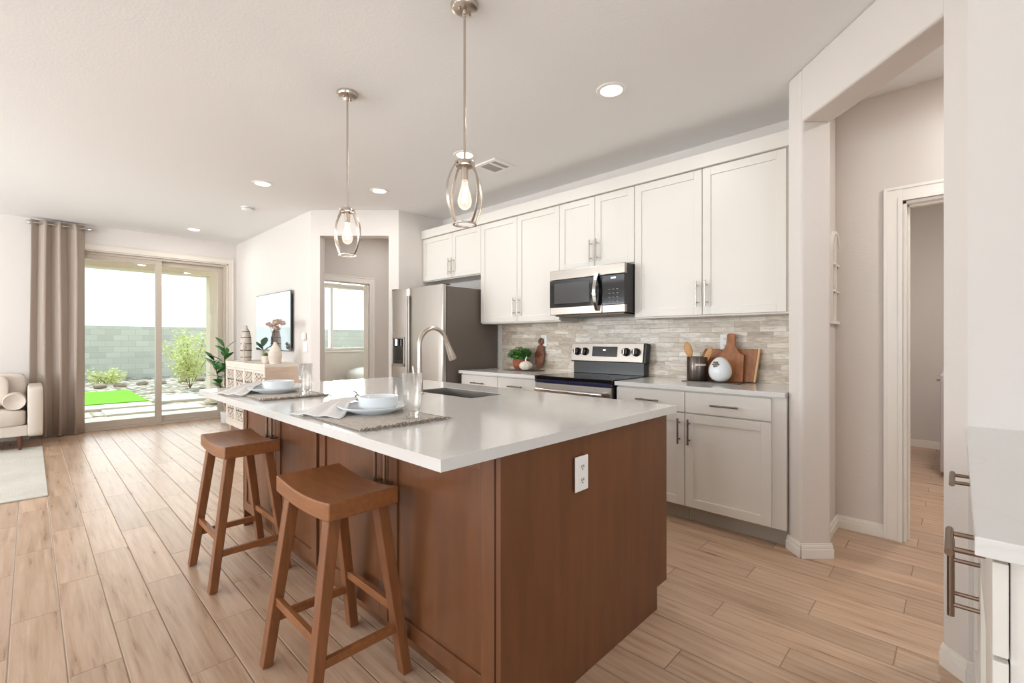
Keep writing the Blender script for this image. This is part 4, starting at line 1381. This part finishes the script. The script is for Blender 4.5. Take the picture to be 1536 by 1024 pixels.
for i in range(10):
    x = -hw_ + 0.045 + i * 0.0175
    b.box(-0.007, -hw_ + 0.034, -0.0008, 0.007, -0.045, 0.0008, Matrix.Translation((x, 0, -0.008)) @ Matrix.Rotation(R(35), 4, 'Y'))
    b.box(-0.007, -0.015, -0.0008, 0.007, hw_ - 0.034, 0.0008, Matrix.Translation((x, 0, -0.008)) @ Matrix.Rotation(R(35), 4, 'Y'))
b.done('slats', mat('slat_grey', srgb(170, 170, 165), 0.5), vt)
pl = thing('patio_light', 'round flush ceiling light under the patio roof outside', 'ceiling light', (1.42, 10.55, 2.68))
B().lathe([(0, -0.04), (0.08, -0.035), (0.12, -0.012), (0.12, 0), (0, 0)], n=28).done('lens', emit('patio_lens', (1, 0.95, 0.85, 1), 2.0), pl, smooth=True)

# ------------------------------------------------------------ living room
# curtain on a rod
cr_ = thing('curtain_rod', 'short brushed metal curtain rod with ball ends above the curtain', 'curtain rod', (0.275, YF - 0.075, 2.672))
B().tube([(-0.25, 0, 0), (0.25, 0, 0)], 0.0115, 14).done('rod', NICKEL, cr_, smooth=True)
for x in (-0.25, 0.25):
    B().lathe([(0, -0.035), (0.018, -0.028), (0.029, 0), (0.022, 0.02), (0, 0.032)], (x + math.copysign(0.028, x), 0, 0), 20, Matrix.Rotation(R(90), 4, 'Y')).done('finial', CHROME, cr_, smooth=True)
    B().box(x * 0.86 - 0.008, 0, -0.01, x * 0.86 + 0.008, 0.075, 0.01).done('bracket', NICKEL, cr_)
def curtain():
    b = B()
    # folds as a plan curve (x, y): deep grommet pleats
    prof = [(0.0, 0.0)]
    N = 110
    top, bot = [], []
    def plan(u, k):
        x = 0.03 + 0.46 * u
        ph = u * 2 * PI * 3.5 - 0.5 + 0.5 * math.sin(5 * u)
        amp = 0.058
        return (x + 0.028 * math.sin(2 * ph) * k, -0.075 + amp * math.sin(ph) * k)
    rows = []
    Z = [2.712, 2.62, 2.2, 1.6, 1.0, 0.5, 0.012]
    for j, z in enumerate(Z):
        r = []
        for i in range(N + 1):
            u = i / N
            x, y = plan(u, 1.0)
            sp = 1 + 0.03 * (j / 6)
            x = 0.26 + (x - 0.26) * sp + 0.006 * math.sin(7 * u + j)
            r.append(b.bm.verts.new((x, YF + y, z)))
        rows.append(r)
    for a, c in zip(rows, rows[1:]):
        for i in range(N):
            b.bm.faces.new((a[i], a[i + 1], c[i + 1], c[i]))
    o = b.done('curtain', CURT, smooth='all')
    s_ = o.modifiers.new('thickness', 'SOLIDIFY')
    s_.thickness = 0.003
    tag(o, 'floor-length taupe curtain hanging in deep folds beside the glass door', 'curtain')
curtain()

# sofa
sf = thing('sofa', 'light beige leather sofa with square arms on walnut legs', 'sofa', (0, 0, 0))
ya, yb = 7.38, 8.14
B().box(-2.2, ya + 0.02, 0.165, -0.015, yb, 0.285).done('base_frame', SOFA, sf, bevel=0.012)
for x0 in (-0.02, -2.32):
    B().cushion(x0, ya, 0.148, x0 + 0.125, yb, 0.705, e=0.16, n=16).done('arm', SOFA, sf, smooth='all')
B().box(-2.2, yb - 0.16, 0.28, -0.01, yb, 0.78).done('back_frame', SOFA, sf, bevel=0.03)
for x0, x1 in ((-1.10, -0.025), (-2.19, -1.11)):
    B().cushion(x0, ya - 0.005, 0.275, x1, yb - 0.18, 0.455, e=0.22, n=14).done('seat_cushion', SOFA, sf, smooth='all')
    B().cushion(x0, yb - 0.37, 0.45, x1, yb - 0.15, 0.845, M=None, e=0.25, n=14).done('back_cushion', SOFA, sf, smooth='all')
for x in (-0.075, -2.15):
    for y in (ya + 0.06, yb - 0.06):
        B().lathe([(0, 0.012), (0.013, 0.012), (0.026, 0.17), (0, 0.17)], (x, y, 0), 16).done('leg', WALNUT, sf, smooth=True, label='tapered walnut leg')
bo = thing('bolster_pillow', 'round beige bolster pillow lying against the sofa arm', 'pillow', (-0.118, ya + 0.04, 0.452))
B().lathe([(0, 0.02), (0.06, 0.012), (0.084, 0.0), (0.092, 0.02), (0.092, 0.25), (0.08, 0.27), (0, 0.26)], (0, 0, 0.093), 32, Matrix.Rotation(R(-90), 4, 'X')).done('cushion_body', SOFA, bo, smooth=True)
B().lathe([(0.085 + 0.004 * math.cos(2 * PI * i / 8), 0.002 + 0.004 * math.sin(2 * PI * i / 8)) for i in range(9)], (0, 0, 0.093), 32, Matrix.Rotation(R(-90), 4, 'X')).done('piping', SOFA, bo, smooth=True)
tp_ = B().cushion(-0.23, -0.05, -0.18, 0.23, 0.05, 0.18, e=0.45, n=14)
o = tp_.done('throw_pillow', PILLOW, smooth='all', loc=(-0.395, 7.69, 0.655), rot=(R(-12), 0, 0))
tag(o, 'cream textured throw pillow propped on the sofa beside the bolster', 'pillow')
rg = thing('area_rug', 'pale grey textured area rug in front of the sofa', 'rug', (-1.55, 6.35, 0))
B().box(-1.65, -1.22, 0.0005, 1.65, 1.21, 0.012).done('rug_pile', RUG, rg, bevel=0.004)

# credenza
CX0, CX1, CY0, CY1 = 1.86, 2.27, 5.70, 7.20
cz = thing('sideboard', 'whitewashed wooden sideboard with carved lattice doors under the television', 'sideboard', (CX0, CY1, 0), R(-90))
cw, cdp = CY1 - CY0, CX1 - CX0
B().box(0, 0.012, 0.11, cw, cdp, 0.905).done('cabinet_body', CREDIN, cz)
B().box(-0.008, -0.008, 0.905, cw + 0.008, cdp, 0.94).done('top_board', CRED, cz, bevel=0.003)
B().box(cw, 0.0, 0.09, cw + 0.006, cdp, 0.905).done('side_panel', CREDSIDE, cz, label='plain pinkish beige side panel')
B().box(-0.006, 0.0, 0.09, 0, cdp, 0.905).done('side_panel', CREDSIDE, cz, label='plain pinkish beige side panel')
b = B()
b.box(0, -0.006, 0.09, cw, 0.012, 0.15).box(0, -0.006, 0.865, cw, 0.012, 0.905)
for i in range(5):
    x = i * (cw - 0.03) / 4
    b.box(x, -0.006, 0.15, x + 0.03, 0.012, 0.865)
b.done('face_frame', CRED, cz, bevel=0.002)
for k in range(4):
    x0 = 0.03 + k * (cw - 0.03) / 4 + 0.003
    x1 = (k + 1) * (cw - 0.03) / 4 - 0.003
    b = B()
    f_ = 0.03
    z0, z1 = 0.153, 0.862
    b.box(x0, -0.002, z0, x0 + f_, 0.012, z1).box(x1 - f_, -0.002, z0, x1, 0.012, z1).box(x0 + f_, -0.002, z0, x1 - f_, 0.012, z0 + f_).box(x0 + f_, -0.002, z1 - f_, x1 - f_, 0.012, z1)
    xi0, xi1, zi0, zi1 = x0 + f_, x1 - f_, z0 + f_, z1 - f_
    mx_ = (xi0 + xi1) / 2
    b.box(mx_ - 0.008, -0.002, zi0, mx_ + 0.008, 0.012, zi1)
    nr = 5
    for r_ in range(nr):
        for c_ in range(2):
            cx_ = xi0 + (xi1 - xi0) * (c_ + 0.5) / 2
            cz_ = zi0 + (zi1 - zi0) * (r_ + 0.5) / nr
            hx_, hz_ = (xi1 - xi0) / 4, (zi1 - zi0) / nr / 2
            b.box(xi0, 0.0, cz_ + hz_ - 0.007, xi1, 0.012, cz_ + hz_ + 0.007)
            for s1_ in (-1, 1):
                for s2_ in (-1, 1):
                    p, q_ = Vector((cx_ + s1_ * hx_, 0.005, cz_)), Vector((cx_, 0.005, cz_ + s2_ * hz_))
                    b.strap([p, q_], 0.013, 0.014, (q_ - p).cross(Vector((0, 1, 0))))
            b.cyl((cx_, -0.002, cz_), 0.014, 0.012, 8, 'y')
    d = b.done('door', CRED, cz)
    kx = x1 - 0.015 if k % 2 == 0 else x0 + 0.015
    B().lathe([(0, -0.022), (0.009, -0.02), (0.006, -0.004), (0.006, 0)], (kx, 0, 0.55), 12, Matrix.Rotation(R(-90), 4, 'X')).done('knob', DARKM, d, smooth=True)
for x in (0.05, cw - 0.05):
    for y in (0.05, cdp - 0.05):
        B().box(x - 0.02, y - 0.02, 0, x + 0.02, y + 0.02, 0.11).done('leg', CREDSIDE, cz, bevel=0.004)

# television
tv = thing('television', 'thin wall-mounted television reflecting the bright glass door', 'television', (2.245, 7.24, 1.08), R(-90))
B().box(0.04, 0.008, 0.04, 1.24, 0.035, 0.72).done('back_shell', BLACKP, tv, bevel=0.004)
B().box(0, 0, 0, 1.28, 0.008, 0.765).done('bezel', BLACKP, tv, bevel=0.002)
B().box(0.008, -0.0015, 0.010, 1.272, 0, 0.757).done('screen', SCREEN, tv)
B().box(0.35, 0.035, 0.2, 0.93, 0.039, 0.55).done('wall_mount', DARKM, tv)

ZC = 0.941
# striped bottle vase
vz = thing('bottle_vase', 'tall beige bottle vase with dark horizontal bands on the sideboard', 'vase', (2.05, 7.02, ZC))
prof = [(0, 0), (0.058, 0), (0.066, 0.01), (0.069, 0.15), (0.064, 0.30), (0.045, 0.40), (0.018, 0.445), (0.016, 0.475), (0.013, 0.475), (0.012, 0.44), (0, 0.42)]
B().lathe(prof, n=32).done('vase_body', CERBEI, vz, smooth='all')
b = B()
for z, r in ((0.05, 0.0675), (0.14, 0.070), (0.23, 0.0685), (0.315, 0.0635), (0.395, 0.0475)):
    b.lathe([(r - 0.002, z - 0.006), (r + 0.0015, z - 0.005), (r + 0.001, z + 0.005), (r - 0.003, z + 0.006)], n=32)
b.done('dark_bands', STRIPE, vz, smooth=True, label='dark brown woven bands')
# bird figurine
bd = thing('bird_figurine', 'whitewashed bird figurine on a peg stand beside the banded vase', 'figurine', (1.955, 6.78, ZC), R(-105))
B().lathe([(0, 0), (0.035, 0), (0.035, 0.012), (0, 0.014)], n=20).tube([(0, 0, 0.01), (0, 0, 0.16)], 0.007, 8).done('stand', CERBEI, bd, smooth=True)
b = B()
b.cushion(-0.06, -0.032, 0.145, 0.055, 0.032, 0.225, e=0.95, n=10)
b.cushion(-0.075, -0.021, 0.205, -0.028, 0.021, 0.252, e=1.0, n=8)
b.tube([(-0.068, 0, 0.228), (-0.092, 0, 0.222)], 0.006, 6, r2=0.001)
b.strap([(0.04, 0, 0.19), (0.085, 0, 0.20), (0.135, 0, 0.235)], 0.035, 0.010, (0, 1, 0))
b.done('bird_body', mat('chalk_white_wood', srgb(222, 212, 202), 0.8), bd, smooth='all')
# small pot plant
pp = thing('potted_succulent', 'small green succulent in a pale patterned pot beside the flower vase', 'plant', (1.95, 5.93, ZC))
B().lathe([(0, 0), (0.038, 0), (0.05, 0.02), (0.052, 0.085), (0.050, 0.092), (0.045, 0.088), (0.045, 0.07), (0, 0.07)], n=24).done('pot', mat('speckled_pale_ceramic', srgb(216, 204, 192), 0.5, noise=(40, 0.2, (1, 1, 1))), pp, smooth=True)
b = B()
for i in range(60):
    a, el = random.uniform(0, 2 * PI), random.uniform(0.2, 1.4)
    b.leaf((0, 0, 0.075), (math.cos(a) * math.cos(el), math.sin(a) * math.cos(el), math.sin(el)), random.uniform(0.05, 0.085), 0.018, 0.1)
b.done('foliage', mat('olive_succulent', srgb(128, 150, 70), 0.6, noise=(30, 0.3, (1, 1, 1))), pp)
# ribbed vase with dried flowers
rv = thing('ribbed_vase', 'ribbed cream vase on the sideboard end nearest the kitchen', 'vase', (2.0, 5.79, ZC))
prof = [(0, 0)]
for i in range(45):
    u = i / 44
    r = 0.058 + 0.016 * math.sin(PI * min(1, u * 1.25)) if u < 0.62 else 0.0655 - (u - 0.62) * 0.125
    r += 0.0022 * math.cos(u * 2 * PI * 13)
    prof.append((max(r, 0.017), 0.24 * u))
prof += [(0.016, 0.255), (0.012, 0.255), (0.012, 0.2)]
B().lathe(prof, n=36).done('vase_body', mat('cream_ribbed_ceramic', srgb(222, 212, 198), 0.6), rv, smooth='all')
df = thing('dried_flowers', 'bunch of dusty pink dried flowers standing in the ribbed vase', 'flowers', (2.0, 5.79, ZC))
st, hd = B(), []
for (dx, dy, dz) in ((-0.02, 0.14, 0.47), (0.03, 0.075, 0.50), (-0.03, 0.02, 0.455), (0.03, -0.04, 0.50), (-0.02, -0.09, 0.475), (0.04, -0.13, 0.48), (0.0, -0.055, 0.42)):
    tip = Vector((dx, dy, dz))
    st.tube([(0, 0, 0.20), (dx * 0.15, dy * 0.15, 0.27), tip * 0.6 + Vector((0, 0, 0.10)), tip], 0.0022, 5)
    hd.append(tip)
st.done('stems', mat('dry_stem', srgb(150, 120, 100), 0.8), df)
for tip in hd:
    b = B()
    leaf_cloud(b, tip, 0.038, 130, 0.014, 0.7)
    b.cushion(tip.x - 0.028, tip.y - 0.028, tip.z - 0.018, tip.x + 0.028, tip.y + 0.028, tip.z + 0.018, e=1, n=6)
    b.done('flower_head', FLOWER, df)
# rubber plant
rb = thing('rubber_plant', 'tall rubber plant with glossy dark green leaves in a white pot', 'plant', (2.03, 7.78, 0))
B().lathe([(0, 0.002), (0.075, 0.002), (0.09, 0.02), (0.094, 0.15), (0.096, 0.165), (0.085, 0.165), (0.083, 0.14), (0, 0.14)], n=28).done('pot', CERAM, rb, smooth=True, label='white ceramic pot')
b, l_ = B(), B()
stems = [((0, 0, 0.13), (-0.04, -0.02, 0.6), (-0.05, 0.0, 1.12)), ((0.01, 0, 0.13), (-0.08, 0.05, 0.5), (-0.17, 0.04, 0.92))]
for si, (p0, p1, p2) in enumerate(stems):
    p0, p1, p2 = Vector(p0), Vector(p1), Vector(p2)
    b.tube([p0, p1, p2], 0.012, 8, r2=0.006)
    nl_ = 15 if si == 0 else 12
    for i in range(nl_):
        u = 0.35 + 0.65 * i / (nl_ - 1)
        q_ = p0 * (1 - u) ** 2 + p1 * 2 * u * (1 - u) + p2 * u * u
        a = i * 2.4 + si
        el = 0.25 + 0.7 * i / nl_
        l_.leaf(q_, (math.cos(a) * math.cos(el), math.sin(a) * math.cos(el) * 0.9, math.sin(el)), random.uniform(0.22, 0.29), random.uniform(0.10, 0.135), 0.18, 0.2)
b.done('stem', STEM, rb, smooth=True)
l_.done('foliage', LEAF, rb, smooth='all')

# bed in the far room
bed = thing('bed', 'bed with a pale blue-white quilt seen through the far doorway', 'bed', (0, 0, 0))
B().box(4.0, 6.95, 0.0, 5.6, 8.2, 0.34).done('bed_base', SOFA, bed, bevel=0.02)
B().cushion(3.92, 6.85, 0.30, 5.62, 8.22, 0.74, e=0.5, n=16).done('quilt', QUILT, bed, smooth='all')

# ------------------------------------------------------------ hall and laundry
ad = thing('arched_wall_decor', 'tall narrow arched white frame hung on the hall side of the column wall', 'wall decor', (3.55, 0.5745, 1.34))
b = B()
aw, ah = 0.13, 0.50
def arch(r, z_top, n_=14):
    return [(-r, 0)] + [(-r * math.cos(PI * i / n_), z_top - r + r * math.sin(PI * i / n_)) for i in range(n_ + 1)] + [(r, 0)]
o_, i_ = arch(aw, 0.57), arch(aw - 0.018, 0.552)
va = [[b.bm.verts.new((x, y, z)) for x, z in pts_] for pts_ in (o_, i_) for y in (-0.018, 0)]
for k in range(len(o_) - 1):
    for p, q_ in ((0, 2), (2, 3), (3, 1), (1, 0)):
        b.bm.faces.new((va[p][k], va[p][k + 1], va[q_][k + 1], va[q_][k]))
b.box(-aw, -0.018, -0.018, aw, 0, 0.0)
for z in (0.19, 0.36):
    b.box(-aw + 0.01, -0.016, z - 0.006, aw - 0.01, -0.002, z + 0.006)
b.box(-0.006, -0.016, 0, 0.006, -0.002, 0.55)
b.done('arch_frame', TRIM, ad, bevel=0.001)
wm = thing('washing_machine', 'pale grey washing machine partly hidden beyond the laundry doorway', 'washer', (5.62, -0.58, 0))
B().box(0, 0, 0.04, 0.68, 0.70, 0.92).done('cabinet_body', mat('pale_grey_enamel', srgb(196, 192, 196), 0.3), wm, bevel=0.02)
B().box(0.0, 0.02, 0.0, 0.68, 0.66, 0.04).done('base_plinth', BLACKP, wm)
B().box(0, 0.0, 0.92, 0.68, 0.12, 1.06).done('control_console', WHITEP, wm, bevel=0.01)
B().lathe([(0, 0), (0.028, 0), (0.026, 0.03), (0, 0.03)], (0.34, 0.70, 0.86), 20, Matrix.Rotation(R(-90), 4, 'X')).done('knob', CHROME, wm, smooth=True)
tw = B().cushion(5.72, -0.2, 0.921, 6.1, 0.08, 1.0, e=0.35, n=10).cushion(5.76, -0.18, 0.985, 6.06, 0.06, 1.05, e=0.35, n=10)
tag(tw.done('folded_towels', PILLOW, smooth='all'), 'folded cream towels on top of the washing machine', 'towels')

# ------------------------------------------------------------ side cabinet beside the camera
SYF = -0.054                 # carcass front plane, faces +Y
sc_ = thing('side_cabinet', 'white drawer-and-door cabinet end right beside the camera', 'cabinet', (XR - 0.003, SYF, 0), R(180))
cwid = XR - 0.003 - 1.055
B().box(0.0, 0.004, 0.10, cwid, 0.60, 0.884).done('cabinet_body', CAB, sc_, bevel=0.001)
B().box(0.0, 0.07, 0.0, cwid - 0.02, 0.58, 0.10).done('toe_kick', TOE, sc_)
xs = [cwid + 0.012, cwid - 0.585, 0.02]
for i in range(2):
    a, c = xs[i + 1] + G, xs[i] - G
    dr = slab(sc_, a, c, 0.727, 0.873, CAB, y=-0.016, t=0.018)
    cxx = XR - 0.003 - (1.34 if i == 0 else 1.945)
    pull(dr, cxx, -0.016, 0.80, 0.155, False, proj=0.052, r=0.0072, m=mat('warm_reflection_nickel', srgb(150, 128, 112), 0.3, 1.0))  # brown of the pulls' reflections is put into the nickel colour
    dd = shaker(sc_, a, c, 0.112, 0.719, CAB, y=-0.016, t=0.018)
    hx = (a + 0.035) if i == 0 else (c - 0.035)
    pull(dd, hx, -0.016, 0.615, 0.17, True, proj=0.052, r=0.0072, m=mat('warm_reflection_nickel', srgb(150, 128, 112), 0.3, 1.0))
tag(B().box(1.02, -0.70, 0.885, XR - 0.002, -0.018, 0.915).done('side_worktop', QUARTZ, bevel=0.002), 'white quartz worktop end right beside the camera against the grey-lit wall', 'worktop')
